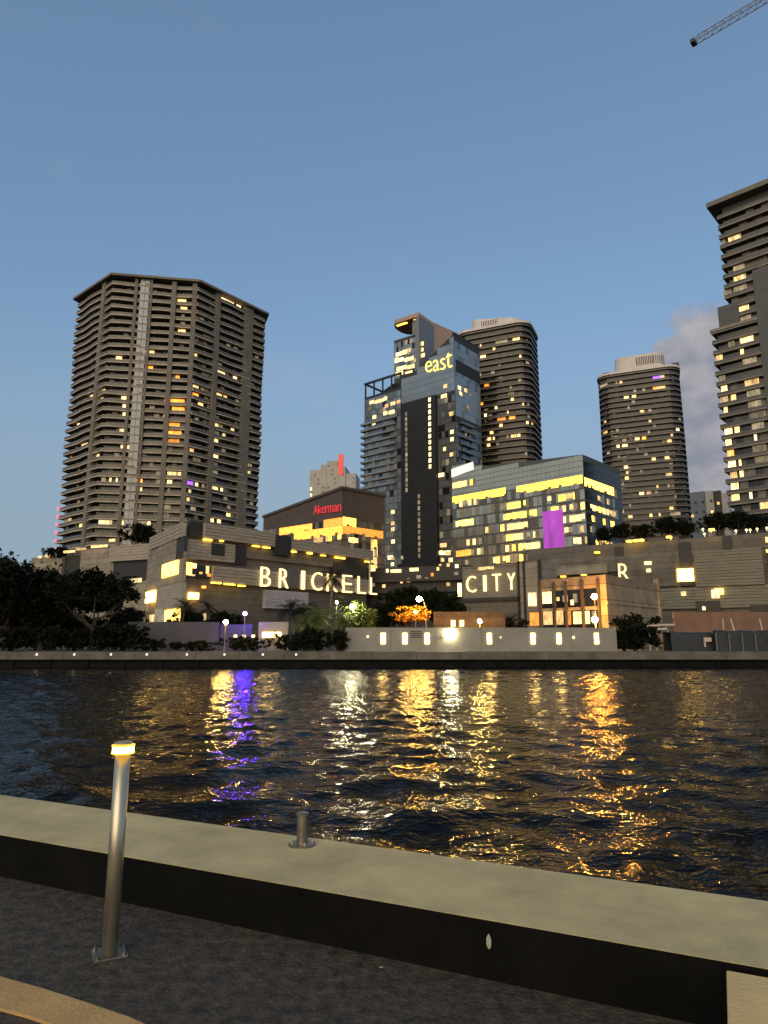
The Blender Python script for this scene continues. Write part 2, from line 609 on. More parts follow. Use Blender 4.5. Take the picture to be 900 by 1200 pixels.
def glyph(ch):
    if ch not in FONT:
        cu = bpy.data.curves.new('glyph', 'FONT')
        cu.body = ch
        cu.resolution_u = 3
        cu.offset = -0.016
        ob = bpy.data.objects.new('glyph', cu)
        COL.objects.link(ob)
        dg = bpy.context.evaluated_depsgraph_get()
        me = bpy.data.meshes.new_from_object(ob.evaluated_get(dg))
        V = [v.co.copy() for v in me.vertices]
        Fs = [tuple(p.vertices) for p in me.polygons]
        bpy.data.objects.remove(ob)
        FONT[ch] = (V, Fs)
    return FONT[ch]


def letter(parent, fac, ch, s0, s1, z0, z1, o0, o1, mat, ymax=None, name='letter'):
    V, Fs = glyph(ch)
    x0, x1 = min(v.x for v in V), max(v.x for v in V)
    y0, y1 = min(v.y for v in V), max(v.y for v in V)
    if ymax:
        y0, y1 = ymax
    mb = MB()
    n = len(V)
    f = lambda v, o: fac.pt(s0 + (v.x - x0) / (x1 - x0) * (s1 - s0), o, z0 + (v.y - y0) / (y1 - y0) * (z1 - z0))
    edges = {}
    for p in Fs:
        for a, b in zip(p, p[1:] + p[:1]):
            edges[(a, b)] = 1
    sides = [(b, a, n + a, n + b) for (a, b) in edges if (b, a) not in edges]
    mb.add([f(v, o1) for v in V] + [f(v, o0) for v in V], list(Fs) + sides, 0)
    return mb.build(name, mat, parent)


def rrect(c, ax, w, d, r, n=6):
    """rounded rectangle, ccw; c centre, ax unit vector along the width"""
    ax = Vector(ax).normalized()
    ay = Vector((-ax.y, ax.x))
    pts = []
    for sx, sy, a0 in ((1, 1, 0), (-1, 1, 90), (-1, -1, 180), (1, -1, 270)):
        cx, cy = sx * (w / 2 - r), sy * (d / 2 - r)
        for k in range(n + 1):
            t = R(a0 + 90 * k / n)
            x, y = cx + r * math.cos(t), cy + r * math.sin(t)
            pts.append((c[0] + ax.x * x + ay.x * y, c[1] + ax.y * x + ay.y * y))
    return pts


# ================================================================== THE SETTING
LD = Vector((0.906, -0.423))       # ledge direction
LN = Vector((0.423, 0.906))        # from the promenade towards the water
LN.normalize()
LD = Vector((LN.y, -LN.x))


def lp(s, n, z):
    p = LD * s + LN * n
    return (p.x, p.y, z)


WATER_Z, BANK_Z, BANK_Y = -0.7, 0.60, 60.0

# promenade pavement
pm = material('promenade pavement', (0.040, 0.029, 0.017), 0.85, var=0.75, vscale=15, bump=1.0, bscale=45, var2=(0.058, 0.043, 0.027))
nt = pm.node_tree
mbg = MB()
mbg.add([lp(-400, 3.30, 0), lp(400, 3.30, 0), lp(400, -300, 0), lp(-400, -300, 0)], [(3, 2, 1, 0)])
tag(mbg.build('promenade_pavement', pm), None, None, kind='structure')

# curved kerb strip flush in the pavement, bottom left
outer = [(-260, 1075), (-120, 1112), (0, 1144), (50, 1158), (100, 1174), (150, 1191), (200, 1213), (240, 1240), (265, 1290)]
inner = [(-260, 1096), (-120, 1140), (0, 1181), (30, 1189), (60, 1199), (90, 1211), (120, 1226), (145, 1250), (155, 1300)]
mbk = MB()
T = 0.012
po = [onz(x, y, T) for x, y in outer]
pi_ = [onz(x, y, T) for x, y in inner]
n = len(po)
vs = po + pi_ + [Vector((p.x, p.y, -0.02)) for p in po + pi_]
fs = []
for i in range(n - 1):
    fs += [(i, n + i, n + i + 1, i + 1), (i + 1, 2 * n + i + 1, 2 * n + i, i), (n + i, 3 * n + i, 3 * n + i + 1, n + i + 1)]
mbk.add(vs, fs)
kerb_m = material('kerb strip stone', (0.50, 0.30, 0.11), 0.85, var=0.15, vscale=4, bump=0.4, bscale=60)
tag(mbk.build('kerb_strip', kerb_m), None, None, kind='structure')

# river: one sheet, modelled ripples
wm_ = bpy.data.materials.new('river water')
wm_.use_nodes = True
nt = wm_.node_tree
b = nt.nodes['Principled BSDF']
b.inputs['Base Color'].default_value = (0.003, 0.0035, 0.003, 1)
b.inputs['Roughness'].default_value = 0.045
b.inputs['IOR'].default_value = 1.115
b.inputs['Specular Tint'].default_value = (1.0, 0.92, 0.80, 1)
tcn = nt.nodes.new('ShaderNodeTexCoord')
prev = None
for sc2, st, dist in ((4.2, 0.8, 0.06), (12.0, 0.6, 0.02)):
    mp = nt.nodes.new('ShaderNodeMapping')
    mp.inputs['Scale'].default_value = (0.75, 1.0, 1.0)
    nt.links.new(tcn.outputs['Object'], mp.inputs[0])
    no = nt.nodes.new('ShaderNodeTexNoise')
    no.inputs['Scale'].default_value = sc2
    no.inputs['Detail'].default_value = 2.5
    no.inputs['Distortion'].default_value = 0.6
    nt.links.new(mp.outputs[0], no.inputs['Vector'])
    bp = nt.nodes.new('ShaderNodeBump')
    bp.inputs['Strength'].default_value = st
    bp.inputs['Distance'].default_value = dist
    nt.links.new(no.outputs[0], bp.inputs['Height'])
    if prev:
        nt.links.new(prev.outputs[0], bp.inputs['Normal'])
    prev = bp
nt.links.new(prev.outputs[0], b.inputs['Normal'])

xs = np.concatenate([[-2500, -600, -150, -70], np.arange(-58, 58.01, 0.125), [70, 150, 600, 2500]])
ys = np.concatenate([[-2000, -400, -60, -12], np.arange(0, 22, 0.085), np.arange(22, BANK_Y + 0.01, 0.17), [BANK_Y + 3]])
X, Yg = np.meshgrid(xs, ys)
rng = np.random.default_rng(3)
H = np.zeros_like(X)
for k in range(60):
    lam = 0.42 * (2.6 / 0.42) ** rng.random()
    ang = rng.normal(math.pi / 2, 0.8)
    kk = 2 * math.pi / lam
    H += 0.0040 * lam ** 0.55 * np.sin(kk * (X * math.cos(ang) + Yg * math.sin(ang)) + rng.random() * 6.283)
patch = 0.75 + 0.35 * np.sin(X * 0.11 + 1.0) * np.sin(Yg * 0.15 + X * 0.05)
H *= patch * np.clip((58 - np.abs(X)) / 6, 0, 1) * np.clip(Yg + 0.5, 0, 1)
ny, nx = X.shape
verts = np.stack([X, Yg, H + WATER_Z], -1).reshape(-1, 3)
idx = np.arange(ny * nx).reshape(ny, nx)
faces = np.stack([idx[:-1, :-1], idx[:-1, 1:], idx[1:, 1:], idx[1:, :-1]], -1).reshape(-1, 4)
me = bpy.data.meshes.new('river_water')
me.from_pydata(verts.tolist(), [], faces.tolist())
me.polygons.foreach_set('use_smooth', [True] * len(me.polygons))
me.materials.append(wm_)
wo = bpy.data.objects.new('river_water', me)
COL.objects.link(wo)
tag(wo, None, None, kind='structure')

# far bank ground
mbb = MB()
mbb.add([(-4000, BANK_Y + 0.3, BANK_Z), (4000, BANK_Y + 0.3, BANK_Z), (4000, 6000, BANK_Z), (-4000, 6000, BANK_Z)], [(0, 1, 2, 3)])
tag(mbb.build('far_bank_ground', M['bank']), None, None, kind='structure')

# far seawall
sw = thing('seawall', 'long concrete seawall with a pale cap along the far bank of the river', 'seawall', (0, BANK_Y, WATER_Z))
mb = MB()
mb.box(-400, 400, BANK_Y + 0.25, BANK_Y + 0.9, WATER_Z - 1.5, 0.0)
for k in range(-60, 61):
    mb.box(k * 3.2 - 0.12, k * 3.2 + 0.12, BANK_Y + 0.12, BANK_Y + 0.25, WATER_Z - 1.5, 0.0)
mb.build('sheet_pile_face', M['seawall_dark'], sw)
mb = MB()
x = -400.0
while x < 400:
    mb.box(x + 0.015, x + 3.8 - 0.015, BANK_Y - 0.05, BANK_Y + 1.1, 0.0, BANK_Z + 0.05 + random.uniform(-0.02, 0.02))
    x += 3.8
mb.build('concrete_cap', M['seawall'], sw)
sw_lights = []
for i, px in enumerate((43, 87, 130, 172, 219, 263, 308, 347)):
    p = at(px, 767, BANK_Y - 0.1)
    mb = MB()
    mb.lathe((p.x, p.y, p.z), [(0.05, -0.09), (0.085, -0.07), (0.085, 0.06), (0.05, 0.1)], 10)
    mb.build('marker_light', M['marker'], sw)

# near ledge of the promenade
lg = thing('promenade_ledge', 'long low ledge with beige concrete cap and black facing beside the river', 'ledge', lp(0, 3.6, 0))
mb = MB()
sj = [-60, -41, -24, -7.5, 9.5, 26, 44, 60]
for a, c in zip(sj, sj[1:]):
    g = 0.004
    mb.hexa([lp(a + g, 3.299, 0.247), lp(c - g, 3.299, 0.247), lp(c - g, 4.10, 0.247), lp(a + g, 4.10, 0.247), lp(a + g, 3.299, 0.25), lp(c - g, 3.299, 0.25), lp(c - g, 4.10, 0.25), lp(a + g, 4.10, 0.25)])
mb.build('cap', M['cap_stone'], lg)
mb = MB()
mb.hexa([lp(-60, 3.30, -0.01), lp(60, 3.30, -0.01), lp(60, 4.04, -0.01), lp(-60, 4.04, -0.01), lp(-60, 3.30, 0.247), lp(60, 3.30, 0.247), lp(60, 4.04, 0.247), lp(-60, 4.04, 0.247)])
mb.hexa([lp(-60, 3.6, -3.5), lp(60, 3.6, -3.5), lp(60, 4.04, -3.5), lp(-60, 4.04, -3.5), lp(-60, 3.6, -0.01), lp(60, 3.6, -0.01), lp(60, 4.04, -0.01), lp(-60, 4.04, -0.01)])
mb.build('facing', M['ledge_dark'], lg)
# return of the ledge towards the viewer, bottom right
a = onz(851, 1138, 0.235)
b1 = onz(853, 1215, 0.235)
dv = (b1 - a).normalized()
rt = thing('ledge_return', 'short beige capped block butting against the long ledge at its near right end', 'ledge', (a.x, a.y, 0))
sd = Vector((LD.x, LD.y, 0))
e = 3.27 - 0.012 - (a.x * LN.x + a.y * LN.y)
ln3 = Vector((LN.x, LN.y, 0))
q0 = a + dv * (e / dv.dot(ln3))
q1, q2, q3 = q0 + sd * 1.4, q0 + sd * 1.4 + dv * 3.0, q0 + dv * 3.0
mb = MB()
mb.hexa([Vector((p.x, p.y, z)) for z in (0.175, 0.235) for p in (q3, q2, q1, q0)])
mb.build('cap', material('sandstone block', (0.66, 0.47, 0.20), 0.88, var=0.15, vscale=3, bump=0.3, bscale=70), rt, bevel=0.006)
mb = MB()
ins = sd * 0.03
mb.hexa([Vector((p.x, p.y, z)) for z in (-0.01, 0.175) for p in (q3 + ins, q2, q1, q0 + ins)])
mb.build('facing', M['ledge_dark'], rt)

# ================================================================== FOREGROUND THINGS
# light bollard
bp_ = onz(128, 1119, 0.0)
bo = thing('light_bollard', 'tall slender steel light bollard with a glowing amber head standing on the dark pavement', 'bollard', (bp_.x, bp_.y, 0))
mb = MB()
c = (0, 0, 0)
mb.lathe(c, [(0.0375, 0.012), (0.0375, 0.935)], 32)
mb.build('post', M['steel'], bo, local=True, smooth=False)
o = bo.children[0]
o.data.polygons.foreach_set('use_smooth', [len(p.vertices) == 4 for p in o.data.polygons])
mb = MB()
ang = R(28)
ca, sa = math.cos(ang), math.sin(ang)
rot = lambda x, y: (x * ca - y * sa, x * sa + y * ca)
hw = 0.078
cs = [rot(-hw, -hw), rot(hw, -hw), rot(hw, hw), rot(-hw, hw)]
mb.prism(cs, 0.0, 0.012)
bpl = mb.build('base_plate', M['steel_worn'], bo, local=True, bevel=0.003)
for sx, sy in ((-1, -1), (1, -1), (1, 1), (-1, 1)):
    x, y = rot(sx * 0.06, sy * 0.06)
    mb = MB()
    mb.lathe((x, y, 0), [(0.011, 0.012), (0.011, 0.02), (0.006, 0.021), (0.006, 0.03)], 6)
    mb.build('bolt', M['steel_worn'], bpl, local=True)
mb = MB()
mb.lathe(c, [(0.036, 0.938), (0.052, 0.943), (0.052, 0.972), (0.036, 0.976)], 32)
ll = mb.build('lamp_lens', M['bollard_light'], bo, local=True, smooth=False)
for zr_ in (0.9345, 0.9725):  # added glowing rings, standing in for the lamp's yellow glare
    mb = MB()
    mb.lathe(c, [(0.050, zr_), (0.058, zr_ + 0.003), (0.058, zr_ + 0.008), (0.050, zr_ + 0.0105)], 32)
    mb.build('glow_rim', M['bollard_rim'], ll, local=True)
mb = MB()
mb.lathe(c, [(0.040, 0.984), (0.044, 0.986), (0.044, 0.992), (0.036, 0.997)], 32)
mb.build('lamp_cap', M['steel'], bo, local=True)

# steel stub on the ledge
sp = onz(354, 990, 0.25)
stb = thing('mooring_stub', 'short worn steel stub bolted to the pale ledge near the water', 'bollard stub', (sp.x, sp.y, 0.25))
mb = MB()
mb.lathe(c, [(0.035, 0.012), (0.035, 0.172), (0.039, 0.174), (0.039, 0.186), (0.030, 0.191)], 24)
mb.build('post', M['steel_worn'], stb, local=True)
mb = MB()
mb.lathe(c, [(0.088, 0.0), (0.088, 0.009), (0.08, 0.012)], 24)
pl_ = mb.build('base_plate', M['steel_worn'], stb, local=True)
for k in range(4):
    t = R(20 + 90 * k)
    mb = MB()
    mb.lathe((0.066 * math.cos(t), 0.066 * math.sin(t), 0), [(0.010, 0.012), (0.010, 0.022), (0.006, 0.026)], 6)
    mb.build('bolt', M['steel'], pl_, local=True)

# pale leaf stuck to the black facing, and two scraps on the pavement
d = ray(573, 1103)
t = 3.296 / (d.x * LN.x + d.y * LN.y)
lfp = d * t + Vector((0, 0, EYE))
mb = MB()
prof = [(0, -0.032), (0.008, -0.026), (0.0125, -0.010), (0.0125, 0.008), (0.008, 0.022), (0.001, 0.032), (-0.006, 0.024), (-0.011, 0.008), (-0.0105, -0.012), (-0.006, -0.026)]
vs = []
for dd in (0.0, 0.0015):
    for u, z in prof:
        cup = 0.004 * (abs(u) / 0.0125) ** 2 + 0.002
        p = LD * u - LN * (dd + cup)
        vs.append((p.x, p.y, z))
n = len(prof)
mb.add(vs, [tuple(range(n - 1, -1, -1)), tuple(range(n, 2 * n))] + [(i, (i + 1) % n, n + (i + 1) % n, n + i) for i in range(n)])
lf = mb.build('leaf', M['pale_leaf'])
lf.location = lfp
tag(lf, 'small pale leaf clinging to the black facing of the ledge', 'leaf')
for px, py, lab in ((447, 1134, 'tiny pale leaf scrap on the dark pavement under the ledge'),
                    (560, 1090, None)):
    if lab is None:
        continue
    p = onz(px, py, 0)
    mb = MB()
    mb.prism([(0.009, 0.0), (0.004, 0.006), (-0.006, 0.005), (-0.009, -0.002), (0.0, -0.006)], 0.001, 0.004)
    o = mb.build('leaf', M['pale_leaf'])
    o.location = p
    tag(o, lab, 'leaf')


# ================================================================== TOWERS
def pick_mix(ws, seed):
    rg = random.Random(seed)
    tot = sum(ws)

    def f(i, j):
        r = rg.random() * tot
        for k, w in enumerate(ws):
            r -= w
            if r <= 0:
                return k
        return 0
    return f


GL = [M['dark_glass'], M['mid_glass'], M['curtain'], M['lit_faint'], M['lit_dim'], M['frame_dark']]


def window_walls(root, poly, z0, z1, w, h, ws, seed, name='window_wall', base='frame_dark', frontal=True):
    mb = MB()
    mb.prism(poly, z0, z1, 5)
    for i in range(len(poly)):
        f = Fac(poly[i - 1], poly[i])
        e = Vector(poly[i]) - Vector(poly[i - 1])
        nn = Vector((e.y, -e.x)).normalized()
        if nn.dot(-(Vector(poly[i]) + Vector(poly[i - 1]))) <= 0 or f.L < 0.3:
            continue
        # poly is ccw so p0->p1 already runs left to right seen from outside
        f.n = nn
        f.grid(mb, 0.05, f.L - 0.05, z0, z1, w, h, 0.02, pick_mix(ws, seed + i))
    g = list(GL)
    g[5] = M[base]
    return mb.build(name, g, root)


def balconies(root, poly, zs, out, rail_h, band, soffit, wave=0.0, name='balcony', rail_t=0.12, slab=0.28):
    for k, z in enumerate(zs):
        p = offset_poly(poly, out + (wave * math.sin(k * 1.7) if wave else 0))
        q = offset_poly(poly, out - rail_t + (wave * math.sin(k * 1.7) if wave else 0))
        mb = MB()
        mb.prism(p, z - slab, z, 0, 1)
        mb.ring(p, q, z, z + rail_h, 0)
        mb.build(name, [M[band], M[soffit]], root)


def fine(poly, step):
    """subdivide the outline so that balcony edges can undulate"""
    out = []
    for i in range(len(poly)):
        a, b = Vector(poly[i]), Vector(poly[(i + 1) % len(poly)])
        n = max(1, int((b - a).length / step))
        out += [tuple(a.lerp(b, k / n)) for k in range(n)]
    return out


W, O, Yl, Wh, Dm, Pu = 'lit_warm', 'lit_orange', 'lit_pale', 'lit_white', 'lit_dim', 'lit_purple'

# ---- left condominium tower
A, B, C, D = (-125.3, 260), (-103.9, 242), (-72.9, 247), (-51.9, 273)
T1 = ccw([A, B, C, D, (-62, 301), (-112, 297)])
t1 = thing('condo_tower', 'broad tan condominium tower on the left with stacked balconies and a thin flat roof', 'tower', (-88, 265, BANK_Z))
core = offset_poly(T1, -1.25)
z0, step, nf = 23.0, 3.16, 37
window_walls(t1, core, z0, z0 + nf * step - 0.6, 1.9, step, (74, 9, 8, 8, 3), 11)
mb = MB()
mb.prism(offset_poly(T1, -0.8), BANK_Z, z0 - 0.3)
mb.build('base_block', M['tower_pier'], t1)
# balconies with gently undulating parapets between the piers
for k in range(nf):
    z = z0 + k * step
    fp = fine(T1, 2.2)
    amp = [0.35 + 0.35 * math.sin(0.9 * i + k * 0.45) for i in range(len(fp))]
    o1 = offset_poly(fp, 1.0)
    o0 = offset_poly(fp, -0.2)
    p = [tuple(Vector(a_).lerp(Vector(b_), m)) for a_, b_, m in zip(o0, o1, [0.55 + 0.6 * x for x in amp])]
    q = offset_poly(p, -0.12)
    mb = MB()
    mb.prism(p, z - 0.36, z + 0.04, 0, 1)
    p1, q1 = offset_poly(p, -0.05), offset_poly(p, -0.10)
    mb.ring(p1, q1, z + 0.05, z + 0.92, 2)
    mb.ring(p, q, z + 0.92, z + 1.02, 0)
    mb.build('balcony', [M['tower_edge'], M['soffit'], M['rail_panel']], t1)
mb = MB()
mb.prism(offset_poly(T1, 2.2), 139.6, 140.5, 0, 1)
mb.build('roof', [M['tower_pier'], M['soffit']], t1)
fAB, fBC, fCD = Fac(A, B), Fac(B, C), Fac(C, D)
for f, px, w, mn, nm, o1 in ((fBC, 161, 3.3, 'pale_glass', 'glass_bay', 0.75), (fBC, 196.5, 1.7, 'tower_pier', 'pier', 1.1), (fBC, 221.5, 1.7, 'tower_pier', 'pier', 1.1),
                             (fCD, 249, 2.0, 'tower_pier', 'pier', 1.1), (fCD, 287, 4.2, 'tower_pier', 'pier', 0.9), (fAB, 113, 2.6, 'tower_pier', 'pier', 0.9),
                             (fBC, 150.5, 1.1, 'tower_pier', 'pier', 1.0), (fBC, 169, 0.9, 'tower_pier', 'pier', 1.0)):
    q = f.hit(px, 470)[0]
    mb = MB()
    f.box(mb, q - w / 2, q + w / 2, z0 - 2, 139.5, -1.2, o1)
    if mn == 'pale_glass':
        for k in range(nf):
            f.box(mb, q - w / 2, q + w / 2, z0 + k * step - 0.2, z0 + k * step + 0.15, o1, o1 + 0.06, 1)
        f.box(mb, q - 0.07, q + 0.07, z0, 139, o1, o1 + 0.05, 1)
    mb.build(nm, [M[mn], M['tower_pier']], t1)
Z1 = lambda x, y: (60 + x / 3.4615, 310 + y / 3.4615)
raw = [(530, 155, 35, W), (538, 190, 28, W), (530, 270, 30, W), (385, 350, 60, W), (405, 367, 25, Yl), (365, 415, 30, Yl), (402, 430, 20, O), (790, 352, 20, Yl), (700, 160, 45, Wh),
       (730, 172, 20, Wh), (760, 188, 18, Wh), (668, 433, 26, Wh), (692, 440, 26, Wh), (745, 470, 16, Wh), (585, 510, 24, Yl), (585, 540, 24, O), (605, 578, 20, W), (500, 562, 80, O), (470, 590, 18, O),
       (515, 592, 50, O), (495, 660, 50, O), (500, 690, 55, O), (495, 720, 50, O), (460, 606, 10, Yl), (680, 545, 24, W), (705, 556, 14, W), (665, 650, 26, W), (668, 682, 26, Dm), (660, 705, 34, W),
       (700, 695, 12, Wh), (735, 678, 14, Yl), (275, 380, 24, W), (210, 530, 14, Wh), (165, 530, 10, Wh), (205, 562, 10, Wh), (300, 545, 30, Wh), (305, 577, 30, Wh), (303, 607, 26, Wh), (290, 668, 24, Wh),
       (350, 500, 20, Dm), (352, 530, 20, Dm), (348, 562, 20, Wh), (130, 735, 12, Yl), (290, 737, 14, W), (310, 742, 14, W), (570, 747, 16, W), (325, 835, 22, Yl), (360, 870, 20, O), (360, 902, 18, W),
       (405, 825, 16, Dm), (490, 843, 36, Yl), (520, 846, 14, Yl), (562, 880, 26, Pu), (590, 890, 12, Wh), (562, 915, 10, Wh), (660, 790, 34, W), (665, 825, 18, Dm), (665, 850, 18, Dm), (660, 905, 34, Wh),
       (630, 902, 10, W), (800, 820, 26, Dm), (800, 850, 16, Yl), (480, 890, 20, Yl), (555, 970, 12, W), (690, 935, 10, W), (650, 1030, 18, W), (718, 1026, 16, Yl), (680, 1045, 14, W), (640, 1045, 22, W),
       (345, 1000, 34, Dm), (470, 985, 26, Dm), (465, 1032, 24, Dm), (215, 1037, 40, Yl), (240, 1037, 14, Yl), (120, 1055, 10, W), (75, 1055, 10, W), (370, 1062, 40, Dm), (440, 880, 20, Dm),
       (240, 880, 8, Wh), (265, 885, 6, Wh), (110, 660, 8, Wh), (420, 1080, 30, Dm), (575, 1000, 20, Dm), (350, 1035, 30, Dm), (590, 800, 30, Dm), (640, 600, 14, Dm)]
rgx = random.Random(77)
for k in range(34):
    yy = rgx.uniform(120, 1060)
    raw.append((rgx.uniform(120 + (1060 - yy) * 0.06, 830), yy, rgx.choice((8, 10, 12, 16, 22)), rgx.choice((W, W, Wh, Dm, Dm, Yl, O))))
raw = raw[:100]
lit_list(t1, core, [(*Z1(x, y), w / 3.46, m) for x, y, w, m in raw], z0, step)
for k in range(1, 9):
    z = z0 + (k + 1) * step
    pane(t1, fAB, -0.9, 0.5, z + 0.1, z + 1.5, 0.7, 1.3, 'lit_pink', 'pink_light')

# ---- two rounded bronze towers
def round_tower(label, centre, ax, w, d, r, ztop, z0, step, items, seed, crown, sx, sy):
    base = rrect(centre, ax, w, d, r)
    t = thing('round_tower', label, 'tower', (centre[0], centre[1], BANK_Z), 'dark rounded balcony towers')
    core = offset_poly(base, -1.1)
    nfl = int((ztop - z0) / step)
    window_walls(t, core, BANK_Z, ztop - 1, 2.0, step, (88, 4, 3, 4, 1), seed)
    zs = [ztop - 1.2 - k * step for k in range(nfl)]
    for k, z in enumerate(zs):
        bulge = 0.25 * math.sin(k / nfl * 3.14)
        p, q = offset_poly(base, 0.1 + bulge), offset_poly(base, bulge - 0.04)
        mb = MB()
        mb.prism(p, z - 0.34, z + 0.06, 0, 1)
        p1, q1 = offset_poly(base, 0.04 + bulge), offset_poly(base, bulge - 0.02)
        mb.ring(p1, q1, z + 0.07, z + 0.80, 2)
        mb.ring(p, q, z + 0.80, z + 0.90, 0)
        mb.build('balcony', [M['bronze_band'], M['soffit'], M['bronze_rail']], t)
    mb = MB()
    mb.prism(offset_poly(base, 0.7), ztop - 0.5, ztop + 0.8, 0, 1)
    mb.build('roof', [M['white_crown'], M['soffit']], t)
    lit_list(t, core, [(px, py, w_, m) for px, py, w_, m in items], zs[-1], step)
    crown(t, base, ztop + 0.8)
    return t


def crown_a(t, base, z):
    ax = Vector((0.91, -0.41)).normalized()
    p = rrect((59.3, 334), ax, 26, 13, 5)
    mb = MB()
    n = len(p)
    zt = [z + 7.0 - 0.14 * max(0, (Vector(q) - Vector((46.3, 340))).dot(ax)) for q in p]
    mb.add([(q[0], q[1], z) for q in p] + [(q[0], q[1], h) for q, h in zip(p, zt)], [(i, (i + 1) % n, n + (i + 1) % n, n + i) for i in range(n)] + [tuple(range(n, 2 * n))])
    hd = mb.build('crown', M['white_crown'], t)
    f = Fac((p[13][0], p[13][1]), (p[14][0], p[14][1])) if False else None
    mb = MB()
    for i in range(n):
        a_, b_ = Vector(p[i - 1]), Vector(p[i])
        if (b_ - a_).length > 6:
            e = (b_ - a_).normalized()
            nn = Vector((e.y, -e.x))
            if nn.dot(-a_) > 0:
                L = (b_ - a_).length
                for k in range(int(L / 0.9) - 4):
                    q = a_ + e * (1.5 + k * 0.9)
                    q2 = q + e * 0.4
                    if k < 10:
                        mb.add([(*(q + nn * 0.03), z + 1.6), (*(q2 + nn * 0.03), z + 1.6), (*(q2 + nn * 0.03), z + 4.4), (*(q + nn * 0.03), z + 4.4)], [(0, 1, 2, 3)])
    mb.build('louvre_grille', M['recess'], hd)


def crown_b(t, base, z):
    c0 = Vector((149, 374))
    ax = Vector((0.92, -0.39)).normalized()
    p = rrect((c0.x - 0.5, c0.y), ax, 27, 13, 6, 8)
    mb = MB()
    mb.prism(p, z, z + 8.5)
    hd = mb.build('crown', M['white_crown'], t)
    mb = MB()
    # grille wrapping the right hand end of the crown
    acc = 0
    n = len(p)
    for i in range(n):
        a_, b_ = Vector(p[i - 1]), Vector(p[i])
        e = (b_ - a_)
        L = e.length
        e = e / L
        nn = Vector((e.y, -e.x))
        if nn.dot(-a_) <= 0:
            continue
        k = 0.2
        while k < L - 0.3:
            q = a_ + e * k
            if (q - c0).dot(ax) > -3:
                q2 = q + e * 0.45
                mb.add([(*(q + nn * 0.04), z + 2.0), (*(q2 + nn * 0.04), z + 2.0), (*(q2 + nn * 0.04), z + 7.0), (*(q + nn * 0.04), z + 7.0)], [(0, 1, 2, 3)])
            k += 0.95
    mb.build('louvre_grille', M['recess'], hd)
    for da in (-19, 18.5):
        q = c0 + ax * da
        mb = MB()
        mb.prism(rrect((q.x, q.y), ax, 4.0, 3, 1), z, z + 2.6)
        mb.build('rooftop_unit', M['frame_dark'], t)


Z3 = lambda x, y: (500 + x / 3.4615, 350 + y / 3.4615)
raw2 = [(300, 170, 50, Dm), (360, 178, 30, W), (270, 200, 10, W), (225, 230, 22, W), (205, 262, 10, W), (240, 345, 20, O), (265, 295, 16, Dm), (210, 312, 16, Dm), (220, 430, 12, O), (278, 438, 10, Wh),
        (340, 400, 26, Dm), (345, 425, 12, W), (388, 440, 8, W), (235, 468, 10, Wh), (212, 492, 10, Wh), (300, 483, 34, O), (343, 478, 26, O), (298, 508, 12, W), (440, 490, 12, W), (410, 472, 10, Dm),
        (425, 510, 8, W), (260, 548, 14, W), (250, 568, 14, W), (350, 560, 22, Yl), (465, 600, 8, Yl), (405, 500, 10, W), (440, 270, 8, Dm), (420, 270, 8, Dm), (248, 590, 10, Dm)]
for k in range(22):
    raw2.append((rgx.uniform(215, 460), rgx.uniform(180, 640), rgx.choice((7, 9, 12)), rgx.choice((W, Wh, Dm, Dm))))
round_tower('taller dark bronze balcony tower with rounded corners rising behind the glass hotel', (60.3, 338.5), (0.91, -0.41), 38, 27, 6, 160, 60, 3.15,
            [(Z3(x, y)[0] + 1, Z3(x, y)[1], w / 3.46, m) for x, y, w, m in raw2], 31, crown_a, 0, 0)
Z8 = lambda x, y: (690 + x / 5.454, 400 + y / 5.454)
raw3 = [(435, 238, 50, Pu), (470, 235, 26, Wh), (460, 305, 60, W), (425, 318, 26, O), (205, 258, 18, W), (240, 352, 30, Yl), (288, 340, 26, W), (95, 278, 50, Dm), (285, 392, 20, Dm), (340, 443, 26, W),
        (390, 438, 24, Dm), (390, 503, 16, Wh), (105, 518, 14, W), (105, 580, 26, W), (183, 577, 14, Dm), (310, 630, 28, W), (352, 607, 26, O), (515, 640, 26, W), (490, 632, 40, Dm), (228, 645, 24, Dm), (228, 682, 28, W),
        (415, 745, 24, W), (500, 735, 28, Yl), (365, 720, 22, Dm), (238, 805, 24, W), (245, 835, 12, W), (512, 853, 36, Yl), (245, 895, 22, W), (338, 978, 30, Wh), (382, 970, 24, W), (440, 938, 12, W), (510, 925, 14, Dm),
        (210, 1090, 28, W), (265, 1115, 26, Yl), (530, 1083, 24, W), (397, 1103, 16, W), (555, 1120, 60, Dm), (455, 1130, 12, W), (265, 1060, 12, Dm)]
for k in range(22):
    raw3.append((rgx.uniform(90, 600), rgx.uniform(250, 1100), rgx.choice((10, 13, 18)), rgx.choice((W, Wh, Dm, Dm))))
round_tower('dark bronze balcony tower with a white louvred crown, standing alone against the sky', (149.5, 380), (0.92, -0.39), 44, 25, 7, 154, 52, 3.15,
            [(*Z8(x, y), w / 5.454, m) for x, y, w, m in raw3], 41, crown_b, 0, 0)

